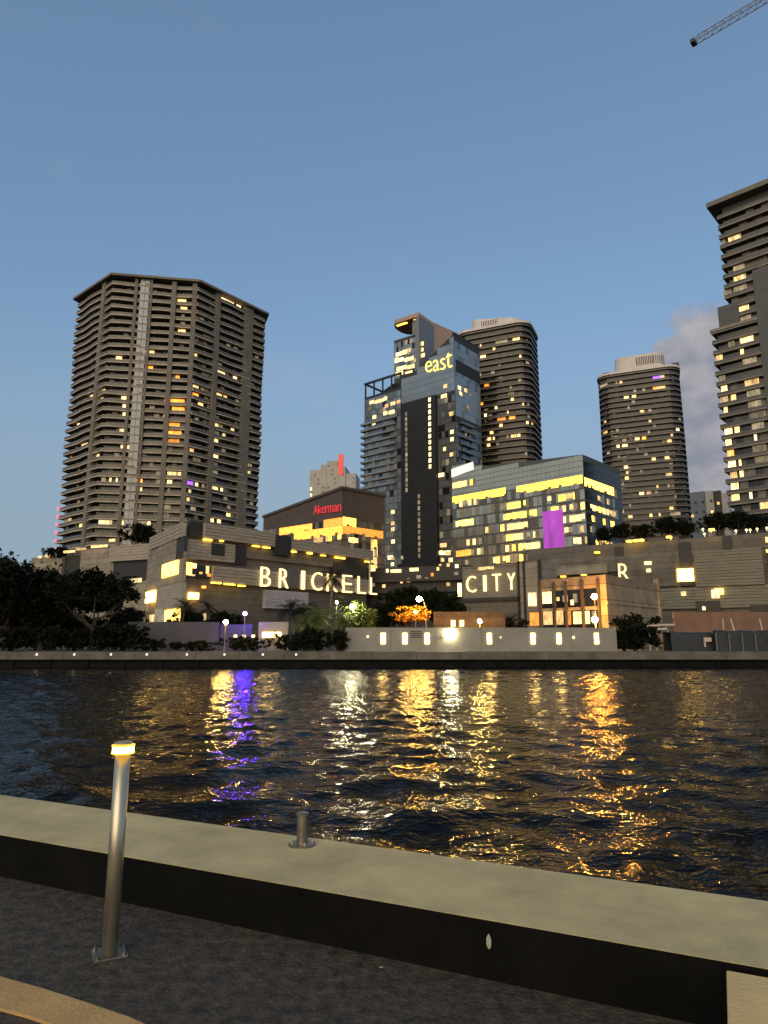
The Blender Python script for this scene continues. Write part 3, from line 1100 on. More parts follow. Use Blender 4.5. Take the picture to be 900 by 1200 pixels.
# ---- tower at the right edge
dR = Vector((0.733, -0.68)).normalized()
nB = Vector((0.68, 0.733)).normalized()
U0 = Vector((106.9, 207.4))
V0 = Vector((109.5, 205))
t4 = thing('edge_tower', 'tall grey brown balcony tower cut off by the right edge of the picture', 'tower', (128, 200, BANK_Z))
lo = ccw([tuple(U0), tuple(U0 + dR * 62), tuple(U0 + dR * 62 + nB * 28), tuple(U0 + nB * 28)])
upv = V0 + dR * 1.6
up_ = ccw([tuple(upv), tuple(U0 + dR * 62), tuple(U0 + dR * 62 + nB * 28), tuple(upv + nB * 26)])
st4 = 3.55
clo, cup = offset_poly(lo, -1.1), offset_poly(up_, -1.1)
window_walls(t4, clo, BANK_Z, 101, 2.3, st4, (66, 12, 10, 9, 2), 61, 'lower_window_wall', 'grey_wall')
window_walls(t4, cup, 101, 143, 2.3, st4, (66, 12, 10, 9, 2), 67, 'upper_window_wall', 'grey_wall')
zz = BANK_Z + st4
nfl = 0
while zz < 141.5:
    pl = lo if zz < 101 else up_
    p = offset_poly(pl, 0.35)
    q = offset_poly(pl, 0.22)
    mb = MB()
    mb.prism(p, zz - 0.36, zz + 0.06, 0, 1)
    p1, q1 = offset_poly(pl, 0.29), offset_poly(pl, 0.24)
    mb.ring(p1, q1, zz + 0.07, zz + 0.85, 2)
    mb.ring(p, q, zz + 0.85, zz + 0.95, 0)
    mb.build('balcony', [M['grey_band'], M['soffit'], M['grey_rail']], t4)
    zz += st4
    nfl += 1
f4 = Fac(tuple(U0), tuple(U0 + dR * 62))
mb = MB()
q0_, _ = f4.hit(842, 370)
f4.box(mb, q0_, q0_ + 6, 100.5, f4.hit(842, 361)[1], -10, 0.5)
mb.build('setback_block', M['grey_wall'], t4)
mb = MB()
mb.prism(offset_poly(up_, 2.6), 143.0, 144.6, 0, 1)
mb.build('roof', [M['tower_pier'], M['soffit']], t4)
mb = MB()
mb.prism(offset_poly(lo, 0.6), 100.2, 101.2, 0, 1)
mb.build('lower_roof', [M['grey_band'], M['soffit']], t4)
mb = MB()
qa, za = f4.hit(882, 318)
qb, _ = f4.hit(897, 318)
f4.box(mb, qa, qb + 1.5, BANK_Z, za, -1.1, 0.7)
mb.build('pier', M['grey_wall'], t4)
Z6 = lambda x, y: (820 + x / 5.4545, 200 + y / 5.4545)
raw4 = [(225, 455, 80, Yl), (155, 470, 24, Dm), (255, 672, 76, Yl), (405, 630, 50, Wh), (250, 615, 70, Dm), (410, 755, 50, Wh), (275, 905, 80, Yl), (290, 950, 76, Dm), (300, 1075, 80, Yl), (262, 785, 84, Dm), (160, 980, 34, Wh),
        (270, 1150, 20, W), (180, 800, 50, Dm), (420, 860, 40, Dm), (200, 1085, 40, Dm)]
raw4 += [(x, y + 1145.4, w, m) for x, y, w, m in [(130, 88, 40, W), (140, 160, 40, Dm), (155, 232, 36, W), (155, 300, 44, W), (215, 292, 30, W), (160, 345, 44, Dm), (170, 425, 24, W), (185, 525, 44, Yl), (240, 525, 30, W),
                                               (182, 570, 34, Yl), (335, 220, 84, W), (190, 650, 22, W), (200, 685, 40, O), (205, 720, 44, Yl), (258, 715, 14, W), (218, 800, 40, W), (268, 790, 22, W), (225, 880, 44, Yl),
                                               (220, 922, 36, Yl), (232, 960, 46, Yl), (410, 970, 50, Yl), (325, 910, 16, Wh), (360, 590, 16, Wh), (320, 60, 80, Dm), (320, 110, 80, Dm), (345, 285, 80, Dm),
                                               (350, 340, 76, Dm), (360, 400, 80, Dm), (370, 460, 70, Dm), (385, 655, 80, Dm), (400, 720, 80, Dm)]]
lit_list(t4, clo, [(*Z6(x, y), w / 5.4545, m) for x, y, w, m in raw4 if y > 1010], BANK_Z, st4)
lit_list(t4, cup, [(*Z6(x, y), w / 5.4545, m) for x, y, w, m in raw4 if y <= 1010], BANK_Z, st4)

# ---- glass hotel tower
Kp, Lq, Rq = (32.5, 296.5), (-9.9, 331.8), (42.4, 308.4)
FF = Fac(Lq, Kp)
FR = Fac(Kp, tuple(Vector(Kp) + (Vector(Rq) - Vector(Kp)).normalized() * 24))
ht = thing('hotel_tower', 'glass hotel tower with a slanted roof and a black windowed slab down its front', 'tower', (15, 318, BANK_Z))
GB = [M['blue_glass'], M['blue_glass_b'], M['dark_glass'], M['lit_faint'], M['lit_dim'], M['frame_dark']]
HZ = lambda x, y: (300 + x / 3.4615, 350 + y / 3.4615)
s470, _ = FF.hit(470, 470)
zl = FF.hit(428, 466)[1]
zfr = FF.hit(428, 451)[1]
mb = MB()
FF.box(mb, 0, s470, BANK_Z, zl, -22, 0, 5)
FF.grid(mb, 0.3, s470 - 0.2, BANK_Z, zl, 2.4, 3.3, 0.03, pick_mix((45, 42, 6, 5, 1, 0), 5), 0.18, 0.25)
mb.build('left_wing', GB, ht)
mb = MB()
for q in np.linspace(0.4, s470 - 0.4, 5):
    FF.box(mb, q - 0.3, q + 0.3, zl, zfr, -0.6, 0.05)
    FF.box(mb, q - 0.3, q + 0.3, zl, zfr, -18, -17.4)
FF.box(mb, -0.3, s470, zfr - 0.002, zfr + 0.9, -0.8, 0.25)
FF.box(mb, -0.3, s470, zfr - 0.002, zfr + 0.9, -18.2, -17.4)
FF.box(mb, -0.3, 0.5, zfr - 0.001, zfr + 0.85, -17.4, -0.8)
mb.build('roof_frame', M['frame_dark'], ht)
mb = MB()
FF.poly(mb, [(1.5, zl), (s470 - 2, zl), (s470 - 4, zl + 4.5), (s470 - 9, zl + 5.5), (6, zl + 2.5)], -14, -5)
mb.build('rooftop_plant', M['panel_black'], ht)
zb0, zb1 = FF.hit(428, 573)[1], FF.hit(428, 492)[1]
z = zb0
while z < zb1:
    mb = MB()
    FF.box(mb, -1.8, s470 - 3, z - 0.25, z, -20, 1.1)
    FF.box(mb, -1.8, s470 - 3, z, z + 0.9, 1.0, 1.1, 1)
    FF.box(mb, -1.8, -1.7, z, z + 0.9, -20, 1.0, 1)
    mb.build('balcony', [M['grey_band'], M['blue_glass']], ht)
    z += 3.3
# glass prow
zpan = FF.hit(512, 463)[1]
sK = FF.L
s512, _ = FF.hit(512, 480)
p470 = FF.hit(469.5, 439.5)
p485 = FF.hit(485, 436)
p532 = FF.hit(532, 390.5)
top = [(p470[0], p470[1]), (p485[0], p485[1]), (sK, p532[1])]


def ztop_h(s):
    for (a0, h0), (a1, h1) in zip(top, top[1:]):
        if s <= a1:
            return h0 + (h1 - h0) * (s - a0) / (a1 - a0)
    return top[-1][1]


mb = MB()
FF.poly(mb, [(s470 + 0.01, BANK_Z), (sK, BANK_Z)] + [(a_, h_) for a_, h_ in reversed(top)], -22, 0.0, 5)
FF.grid(mb, s470 + 0.3, sK - 0.1, zpan, 150, 2.4, 3.3, 0.04, lambda i, j: 0, 0.03, 0.14, top=ztop_h)
FF.grid(mb, s512 + 0.5, sK - 0.1, BANK_Z, zpan, 1.9, 3.3, 0.04, pick_mix((4, 70, 18, 6, 2, 0), 9), 0.15, 0.4)
q_r = 22.0
FR.grid(mb, 0.1, q_r, BANK_Z, zpan - 12, 1.9, 3.3, 0.04, pick_mix((4, 60, 30, 5, 2, 0), 19), 0.15, 0.4)
FR.grid(mb, 0.1, q_r, zpan - 12, p532[1] - 0.6, 2.4, 3.3, 0.04, pick_mix((85, 14, 0, 2, 0, 0), 29), 0.03, 0.14)
FR.box(mb, -0.2, q_r, p532[1] - 0.4, p532[1] + 0.5, -1.0, 0.15, 5)
mb.build('glass_prow', GB, ht)
mb = MB()
zz1, zz0 = FR.hit(545, 427)[1], FR.hit(545, 441)[1]
FR.box(mb, 1.0, q_r, zz0, zz1, 0.05, 0.09)  # flat dark sheet; the terrace's shade is put into its colour
mb.build('terrace_shade_panel', M['recess'], ht)
z = 60.0
while z < zpan - 12:
    mb = MB()
    FR.box(mb, 3, 14, z - 0.2, z, 0.05, 1.3)
    FR.box(mb, 3, 14, z, z + 0.9, 1.2, 1.3, 1)
    mb.build('balcony', [M['grey_band'], M['blue_glass_b']], ht)
    z += 3.3
mb = MB()
s472, _ = FF.hit(472, 480)
FF.box(mb, s472, s512, BANK_Z, zpan, -1, 1.2)
sl = mb.build('front_slab', M['panel_black'], ht)
for xx, ya, yb, stp, mn, w in ((710, 412, 690, 24.6, 'lit_white', 1.35), (615, 470, 778, 20.5, 'lit_dim', 1.3), (667, 803, 1050, 24, 'lit_dim', 1.2)):
    y = ya
    while y < yb:
        q, z = FF.hit(*HZ(xx + (y - ya) * 0.008, y))
        pane(sl, FF, q - w / 2, q + w / 2, z - 1.0, z + 0.9, 1.15, 1.26, mn)
        y += stp
HP = [(500, 415, 40, W), (470, 420, 20, Wh), (525, 405, 14, W), (530, 435, 16, W), (555, 425, 20, W), (578, 418, 16, W), (550, 460, 24, W), (525, 465, 16, W), (480, 480, 16, W), (478, 505, 14, W), (762, 395, 22, Yl), (792, 467, 16, W),
      (795, 540, 12, Wh), (795, 570, 12, Wh), (793, 632, 12, Yl), (768, 355, 14, W), (555, 865, 14, Yl), (555, 912, 14, W), (555, 935, 14, Yl), (556, 985, 14, Yl), (545, 1050, 20, Wh), (600, 1050, 10, W),
      (760, 1000, 24, W), (775, 1030, 26, Wh), (750, 1030, 16, W), (790, 1060, 14, W), (752, 715, 20, Wh), (765, 610, 10, W), (745, 1085, 12, W)]
for x, y, w, mn in HP:
    q, z = FF.hit(*HZ(x, y))
    w_ = w / 3.46 / FPX * 310 / 0.75
    pane(ht, FF, q - w_ / 2, q + w_ / 2, z - 0.9, z + 0.9, -0.02, 0.09, mn)
for x, y, w, mn in [(825, 362, 26, W), (850, 372, 16, W), (870, 390, 10, Dm), (830, 385, 16, W), (860, 440, 18, Dm)]:
    q, z = FR.hit(*HZ(x, y))
    pane(ht, FR, q - 1.2, q + 1.2, z - 0.9, z + 0.9, -0.02, 0.09, mn)
# roof crown of the hotel: cantilevered canopy on a grey fin and tan plant block
c0, c1, c2 = at(457, 400, 352), at(491, 400, 341), at(509, 400, 354)
CF, CR = Fac(c0, c1), Fac(c1, c2)
zc_top = CF.hit(491, 366)[1]
zc_can = CF.hit(457, 381)[1]
mb = MB()
CF.box(mb, 1.0, CF.L - 0.1, 80, CF.hit(470, 394)[1], -16, -2.5, 5)
CF.grid(mb, 1.1, CF.L - 0.2, CF.hit(470, 440)[1], CF.hit(470, 394)[1], 1.5, 3.0, -2.46, pick_mix((45, 30, 15, 10, 8, 0), 4), 0.1, 0.2)
cr = mb.build('crown_glass', GB, ht)
mb = MB()
CR.box(mb, 0, CR.L, 90, zc_top - 0.01, -2.2, 0.0)
CF.box(mb, CF.L - 5.5, CF.L - 0.02, CF.hit(480, 392)[1], zc_top - 0.01, -16, -2.0)
mb.build('crown_fin', M['grey_panel'], ht)
mb = MB()
zt_ = zc_top
zb_ = zc_top - 4.6
pts = [CF.pt(CF.L + 0.1, 0.15, 0), CF.pt(CF.L + 0.1, -17, 0), CF.pt(3.5, -17, 0)]
for k in range(9):
    t = R(90 + 90 + 0) + R(180 * k / 8)
    cx_ = CF.pt(4.5, -8.4, 0)
    pts.append(cx_ - Vector((CF.d.x, CF.d.y, 0)) * (4.5 * math.sin(R(180 * k / 8))) + Vector((CF.n.x, CF.n.y, 0)) * (-8.55 * math.cos(R(180 * k / 8))))
mb.prism(ccw([(p.x, p.y) for p in pts]), zt_ - 2.2, zt_, 0, 1)
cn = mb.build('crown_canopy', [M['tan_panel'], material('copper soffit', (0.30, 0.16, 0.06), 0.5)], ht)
for x0, y0, x1, y1 in ((461, 386.5, 475, 382.0), (482, 377.0, 490, 374.5)):
    f2 = Fac(at((x0 + x1) / 2, y0, 345), at((x0 + x1) / 2 + 5, y1, 344))
    q = CF.hit((x0 + x1) / 2, (y0 + y1) / 2)[0]
    pane(cn, CF, q - (x1 - x0) * 0.24, q + (x1 - x0) * 0.24, zt_ - 2.32, zt_ - 2.21, -3.2, -1.8, 'lit_yellow', 'downlight')
tb = Fac(tuple(c2), tuple(at(545, 400, 372)))
mb = MB()
z2 = tb.hit(512, 379.5)[1]
tb.box(mb, 0.1, tb.L, 90, z2, -10, 0)
mb.build('plant_block', M['tan_panel'], ht)
for x, y, w, mn in [(580, 215, 50, Yl), (570, 243, 40, Wh), (610, 238, 40, Yl), (580, 275, 44, Yl), (615, 270, 40, Yl), (570, 297, 34, Yl), (610, 295, 30, W), (600, 205, 40, W), (660, 225, 30, Yl), (645, 240, 26, Yl), (665, 200, 10, Yl), (665, 175, 10, Yl), (560, 240, 18, Wh)]:
    q, z = CF.hit(*HZ(x, y))
    w_ = w / 3.46 / FPX * 348 / 0.85
    pane(cr, CF, q - w_ / 2, q + w_ / 2, z - 1.1, z + 1.0, -2.5, -2.36, mn)

# sign "east"
es = thing('hotel_sign', 'glowing yellow east sign at the top of the glass hotel', 'sign', FF.pt(FF.hit(515, 427)[0], 0.3, FF.hit(515, 437)[1]))
xpos = [(499, 506.5), (508, 515), (516.5, 522.5), (523.5, 530)]
ybase = [437.5, 435.8, 434.0, 432.2]
for ch, (xa, xb), yb in zip('east', xpos, ybase):
    sa_, zb_l = FF.hit(xa, yb)
    sb_, _ = FF.hit(xb, yb)
    V, _F = glyph(ch)
    h = 13.0 * (1.35 if ch == 't' else 1.0)
    zt_l = FF.hit(xa, yb - h)[1]
    letter(es, FF, ch, sa_, sb_, zb_l, zt_l, 0.1, 0.5, M['sign_yellow'])

# ---- glass office block
Yl = 'lit_yellow'
Kg, Lg = (60.2, 200.0), (23.9, 234.0)
GF = Fac(Lg, Kg)
GR = Fac(Kg, tuple(Vector(Kg) - GF.n * 26))
go = thing('glass_office', 'low grey glass office block with yellow lit bands and a magenta screen', 'office block', (50, 222, BANK_Z))
tl = [GF.hit(529, 540.5), GF.hit(572, 546), GF.hit(635, 538.5), GF.hit(682.6, 532.6)]
tl[0] = (0, tl[0][1])
tl[-1] = (GF.L, tl[-1][1])


def ztop_g(s):
    for (a0, h0), (a1, h1) in zip(tl, tl[1:]):
        if s <= a1:
            return h0 + (h1 - h0) * (s - a0) / (a1 - a0)
    return tl[-1][1]


M['office_glass'] = material('office glass', (0.52, 0.48, 0.37), 0.22, metal=0.65, var=0.12, vscale=0.15)
M['office_glass_b'] = material('darker office glass', (0.42, 0.385, 0.30), 0.2, metal=0.65, var=0.2, vscale=0.15)  # second, darker pane tone mixed in at random
M['office_mullion'] = material('office mullion', (0.07, 0.075, 0.075), 0.5)
GO = [M['office_glass'], M['office_glass_b'], M['dark_glass'], M['lit_faint'], M['lit_dim'], M['office_mullion']]
mb = MB()
GF.poly(mb, [(0, BANK_Z), (GF.L, BANK_Z)] + list(reversed(tl)), -26, 0, 5)
zbar = GF.hit(682, 563)[1]
stg = 3.45
GF.grid(mb, 0.1, GF.L - 0.05, zbar + 0.9, 80, 1.6, 1.75, 0.03, lambda i, j: 0, 0.05, 0.16, top=ztop_g)
GF.grid(mb, 0.1, GF.L - 0.05, zbar + 0.9 - 15 * stg, zbar + 0.9 + 0.01, 1.6, stg, 0.03, pick_mix((40, 24, 0, 20, 16, 0), 8), 0.1, 0.5)
GR.grid(mb, 0.05, 25.9, zbar + 0.9 - 15 * stg, zbar + 0.9 + 0.01, 1.8, stg, 0.03, pick_mix((0, 8, 85, 5, 2, 0), 18), 0.1, 0.5)
GR.grid(mb, 0.05, 25.9, zbar + 0.9, tl[-1][1] - 0.8, 1.8, 1.75, 0.03, pick_mix((0, 0, 80, 0, 0, 0), 18), 0.05, 0.16)
mb.build('curtain_wall', GO, go)
rg = random.Random(5)


def row(fac, root, x0, y0, x1, y1, mn, fill=0.85, w=1.25, hh=2.2, name='lit_window_row', snap=None, o=0.08):
    s0, za_ = fac.hit(x0, y0)
    s1, zb_ = fac.hit(x1, y1)
    z = (za_ + zb_) / 2
    if snap:
        z = snap[0] + round((z - snap[0]) / snap[1]) * snap[1]
    mats = [M[mn], M['lit_warm' if mn != 'lit_warm' else 'lit_yellow'], M['lit_dim']] if fill < 0.99 else [M[mn], M[mn], M[mn]]
    s, mb = s0, MB()
    while s < s1 + w:
        if s < s1 and rg.random() < fill:
            dz = rg.uniform(0, 0.35 * hh)
            mi = rg.choice((0, 0, 0, 1, 2))
            fac.box(mb, s, min(s1, s + w) - 0.001, z - hh / 2 + (dz if rg.random() < 0.4 else 0), z + hh / 2, -0.02, o + 0.01 * mi, mi)
        elif mb.v:                 # a dark bay ends the run of lit panes
            mb.build('lit_window' if len(mb.f) < 13 else name, mats, root)
            mb = MB()
        s += w


sn = (zbar - 0.9, stg)
for x0, y0, x1, y1, mn, fl in [(105, 818, 320, 783, Yl, 1.0), (365, 777, 632, 732, Yl, 1.0), (300, 828, 400, 818, Yl, 0.8), (490, 802, 600, 792, Yl, 0.8), (310, 870, 455, 852, Yl, 0.9), (490, 842, 640, 826, Yl, 0.9),
                               (118, 892, 200, 888, W, 0.8), (110, 850, 200, 840, W, 0.4), (300, 915, 410, 905, W, 0.7), (520, 890, 640, 870, W, 0.7), (200, 932, 260, 925, W, 0.4), (560, 930, 640, 920, W, 0.4), (150, 975, 250, 970, W, 0.35),
                               (310, 962, 440, 950, W, 0.6), (320, 1003, 460, 985, W, 0.7), (120, 1020, 235, 1010, O, 0.8), (270, 1052, 460, 1035, Yl, 0.75), (480, 1078, 580, 1067, W, 0.8), (480, 1027, 570, 1017, Yl, 0.9),
                               (600, 1018, 650, 1010, W, 0.7), (105, 760, 200, 772, W, 0.6), (580, 975, 650, 965, W, 0.4), (470, 960, 560, 950, W, 0.25), (120, 1060, 220, 1060, W, 0.3), (590, 1060, 650, 1055, W, 0.35)]:
    row(GF, go, *Z3(x0, y0), *Z3(x1, y1), mn, fl, snap=None if fl == 1.0 else sn, hh=2.6 if fl == 1.0 else 2.0)
row(GR, go, *Z3(640, 738), *Z3(758, 787), Yl, 1.0, hh=2.6)
for x0, y0, x1, y1, fl in [(655, 800, 760, 820, 0.3), (690, 850, 765, 860, 0.7), (650, 870, 760, 880, 0.3), (655, 925, 740, 930, 0.25), (655, 900, 760, 910, 0.3), (655, 980, 760, 985, 0.2), (655, 840, 760, 845, 0.3)]:
    row(GR, go, *Z3(x0, y0), *Z3(x1, y1), W, fl, snap=sn, hh=1.8)
s0, s1, za_, zb_ = GF.prect(636, 600, 662, 643)
pane(go, GF, s0, s1, za_, zb_, 0.05, 0.25, 'lit_magenta', 'screen')
mb = MB()
s0, s1, za_, zb_ = GF.prect(529.5, 547, 555, 553)
GF.poly(mb, [(s0, za_ - 0.4), (s1, za_ + 0.9), (s1, zb_ + 0.1), (s0, zb_ - 1.0)], 0.02, 0.3)
mb.build('lit_roof_panel', glow('white light box', (1.0, 0.93, 0.72), 1.3), go)

# ---- brown office building with a red sign
Yl = 'lit_pale'
Ka, La, Ra = (-12.5, 200.0), (-39.8, 222.0), (0.3, 212.0)
AF, AR = Fac(La, Ka), Fac(Ka, Ra)
ak = thing('brown_office', 'brown office building with a sloping roof, amber lit floors and a red sign', 'office block', (-20, 214, BANK_Z))
zk, zl_ = AF.hit(401, 572)[1], AF.hit(309, 606)[1]
zr_ = AR.hit(450, 581)[1]
mb = MB()
P3 = lambda p, z: (p[0], p[1], z)
bk = (-14, 240)
mb.add([P3(La, BANK_Z), P3(Ka, BANK_Z), P3(Ra, BANK_Z), P3(bk, BANK_Z), P3(La, zl_), P3(Ka, zk), P3(Ra, zr_), P3(bk, zl_)], [(0, 1, 5, 4), (1, 2, 6, 5), (2, 3, 7, 6), (3, 0, 4, 7), (4, 5, 6), (4, 6, 7)], 5)
zw = AF.hit(401, 607)[1]
AF.grid(mb, 0.1, AF.L - 0.1, zw - 14 * 3.2, zw, 1.6, 3.2, 0.03, pick_mix((10, 20, 50, 10, 4, 0), 3), 0.1, 0.5)
AR.grid(mb, 0.1, AR.L - 0.1, zw - 14 * 3.2, zw, 1.6, 3.2, 0.03, pick_mix((10, 20, 50, 10, 4, 0), 6), 0.1, 0.5)
mb.build('walls', GL[:5] + [M['brown_roof']], ak)
mb = MB()
for f, za_, zb_ in ((AF, zl_, zk), (AR, zk, zr_)):
    f.poly(mb, [(-0.2, za_ - 0.3), (f.L + 0.2, zb_ - 0.3), (f.L + 0.2, zb_ + 0.5), (-0.2, za_ + 0.5)], -0.4, 0.5)
mb.build('roof_edge', M['brown_roof'], ak)
row(AF, ak, *HZ(95, 946), *HZ(228, 926), O, 1.0, hh=2.3)
row(AF, ak, *HZ(275, 914), *HZ(352, 905), O, 1.0, hh=2.6)
row(AR, ak, *HZ(353, 906), *HZ(405, 906), 'lit_yellow', 1.0, hh=2.6)
row(AF, ak, *HZ(155, 968), *HZ(352, 934), O, 1.0, hh=2.6)
row(AR, ak, *HZ(353, 933), *HZ(515, 962), O, 1.0, hh=2.4)
row(AF, ak, *HZ(235, 985), *HZ(352, 962), W, 0.6, hh=1.6)
for y in (1000, 1030, 1062, 1095, 990):
    row(AR, ak, *HZ(466, y), *HZ(492, y + 3), W, 0.9, hh=2.2)
row(AR, ak, *HZ(375, 975), *HZ(450, 990), W, 0.6, hh=1.5)
row(AR, ak, *HZ(450, 925), *HZ(490, 935), W, 0.5, hh=1.5)
sg = thing('office_sign', 'small red lit name sign on the brown office building', 'sign', AF.pt(AF.hit(385, 597)[0], 0.3, AF.hit(385, 602)[1]))
sa_, zA = AF.hit(369.5, 603)
sb_, zB = AF.hit(402, 599)
txt = 'Akerman'
wd = [1.15, 0.95, 0.95, 0.7, 1.45, 0.95, 0.95]
tot = sum(wd)
zt0 = AF.hit(369.5, 593)[1] - zA
s = sa_
for ch, w in zip(txt, wd):
    w_ = w / tot * (sb_ - sa_)
    zq = zA + (zB - zA) * (s - sa_) / (sb_ - sa_)
    letter(sg, AF, ch, s, s + w_ * 0.86, zq, zq + zt0 * (1.0 if ch in 'Ak' else 0.74), 0.55, 0.75, M['sign_red'])
    s += w_

# ---- far tower with a red light
ft = thing('distant_tower', 'distant pale apartment tower with a red beacon strip, above the brown office', 'tower', (*at(388, 560, 600).xy, BANK_Z))
f = Fac(at(360, 560, 606), at(418, 560, 600))
mb = MB()
for x0, x1, yt, dd in ((363, 376, 551, 0.0), (376, 383, 545, 1.0), (383, 396, 540.5, 0.6), (396, 405, 547, 0.9), (405, 417, 555, 0.0)):
    s0, s1, _, zt = f.prect(x0, yt, x1 - 0.1, yt + 3)
    f.box(mb, s0, s1 - 0.02, BANK_Z, zt, -22, dd)
    f.grid(mb, s0 + 0.6, s1 - 0.6, BANK_Z + 60, zt - 2, 3.2, 4.0, dd + 0.05, lambda i, j: 1 if (i + j // 2) % 3 == 0 else None, 1.2, 2.4)
mb.build('walls', [M['far_pale'], M['curtain']], ft)
s0, s1, z0_, z1_ = f.prect(397, 533, 402, 553)
mb = MB()
f.box(mb, s0, s1, z0_ - 3, z1_, -3, 1.6, 0)
mb.build('beacon_strip', glow('red beacon', (1.0, 0.05, 0.04), 0.75), ft)
for x, y in ((364.5, 573), (364.5, 580)):
    q, z = f.hit(x, y)
    pane(ft, f, q - 0.9, q + 0.9, z - 1.5, z + 1.5, 0, 0.2, 'lit_white')

# ---- small far buildings at the right
f = Fac(at(806, 600, 470), at(856, 600, 455))
fb = thing('far_block', 'small pale block with a blue grey side between the two right hand towers', 'building', (*at(830, 600, 465).xy, BANK_Z))
mb = MB()
for x0, x1, yt, dd, mi in ((807, 826, 577.5, 0, 1), (826, 836, 576, 1.0, 0), (836, 845, 575.5, 0, 2), (845, 853, 578, 0.5, 0)):
    s0, s1, _, zt = f.prect(x0, yt, x1, yt + 5)
    f.box(mb, s0, s1 - 0.02, BANK_Z, zt, -14, dd, mi)
    f.grid(mb, s0 + 0.3, s1 - 0.3, BANK_Z + 40, zt - 1, 2.6, 3.4, dd + 0.04, lambda i, j: 2 if j % 2 == 0 and i % 2 else None, 0.8, 1.6)
mb.build('walls', [M['far_pale'], M['far_blue'], M['mid_glass']], fb)
for x, y in ((812, 605), (835, 600), (842, 590), (850, 605)):
    q, z = f.hit(x, y)
    pane(fb, f, q - 0.7, q + 0.7, z - 0.9, z + 0.9, 0.9, 1.15, 'lit_warm')


# ================================================================== PODIUM AND BANK BUILDINGS
def louvre(mb, fac, s0, s1, z0, z1, o0, o1, mi=0, pitch=0.55, gap_mi=None):
    z = z0
    fac.box(mb, s0, s1, z0, z1, o0, o1 - 0.12, mi if gap_mi is None else gap_mi)
    while z < z1 - 0.1:
        fac.box(mb, s0, s1, z + 0.04, min(z1, z + pitch - 0.06), o1 - 0.12, o1 + random.uniform(-0.03, 0.05), mi)
        z += pitch


P0, P1, PL = (-35.6, 120.0), (-3.5, 155.0), (-49.2, 141.0)
BF, BL = Fac(P0, P1), Fac(PL, P0)
PZ = lambda x, y: (160 + x / 3.214, 590 + y / 3.214)
pd = thing('shopping_podium', 'low beige shopping podium of stacked louvred boxes carrying the longer row of big lit letters', 'building', (-28, 145, BANK_Z))
ztp = BF.hit(216, 609)[1]
mb = MB()
body = ccw([P0, P1, (P1[0] - 30, P1[1] + 30), PL])
mb.prism(offset_poly(body, -0.4), BANK_Z, ztp - 1.0)
mb.build('walls', M['stone_b'], pd)
for x0, y0, x1, y1, mn, o in [(248, 75, 510, 165, 'louvre', 1.0), (568, 135, 880, 214, 'louvre', 1.0), (180, 135, 362, 225, 'louvre', 0.7), (280, 235, 600, 322, 'louvre', 0.9), (480, 325, 640, 402, 'louvre_pale', 0.6)]:
    s0, s1, z0_, z1_ = BF.prect(*PZ(x0, y0), *PZ(x1, y1))
    if mn == 'louvre' and y0 > 200:
        s1 = BF.L
    mb = MB()
    louvre(mb, BF, s0, s1, z0_, z1_, -0.5, o, 0, 0.6)
    mb.build('louvre_panel', M[mn], pd)
for x0, y0, x1, y1, mn, o in [(200, 66, 247, 131, 'recess', 0.3), (512, 120, 566, 200, 'recess', 1.3), (365, 155, 410, 232, 'recess', 0.2), (412, 165, 735, 240, 'stone_b', 0.3), (737, 208, 866, 276, 'recess', 0.25), (275, 150, 322, 200, 'recess', 0.85),
                              (555, 250, 600, 320, 'blue_glass_b', 1.1)]:
    mb = MB()
    BF.pbox(mb, *PZ(x0, y0), *PZ(x1, y1), -0.5, o)
    mb.build('panel', M[mn], pd)
# glazed shop floor behind the louvred boxes
mb = MB()
BF.pbox(mb, *PZ(176, 228), *PZ(278, 280), -0.5, 0.15)
mb.build('glazed_gallery', M['dark_glass'], pd)
for x, y, w, h, mn in [(190, 245, 30, 50, 'lit_shop'), (215, 235, 16, 20, W), (265, 250, 10, 30, W), (270, 270, 12, 12, O), (240, 262, 10, 8, O), (205, 270, 26, 8, W), (275, 300, 0, 0, W)]:
    if w:
        s0, s1, z0_, z1_ = BF.prect(*PZ(x - w / 2, y - h / 2), *PZ(x + w / 2, y + h / 2))
        pane(pd, BF, s0, s1, z0_, z1_, 0.1, 0.25, mn)
for x, y, w in [(258, 137, 30), (310, 142, 12), (440, 161, 26), (478, 166, 26), (582, 182, 16), (642, 188, 16), (692, 196, 16), (755, 204, 36), (858, 219, 16), (290, 299, 36), (340, 304, 40), (385, 310, 26)]:
    s0, z0_ = BF.hit(*PZ(x - w / 2, y))
    s1, _ = BF.hit(*PZ(x + w / 2, y))
    pane(pd, BF, s0, s1, z0_ - 0.12, z0_ + 0.10, 0.6, 1.12, 'lit_yellow', 'soffit_light')
s0, z1_ = BF.hit(*PZ(865, 216))
_, z0_ = BF.hit(*PZ(865, 330))
pane(pd, BF, s0 - 0.12, s0 + 0.12, z0_, z1_, 1.0, 1.2, 'lit_dim', 'light_strip')
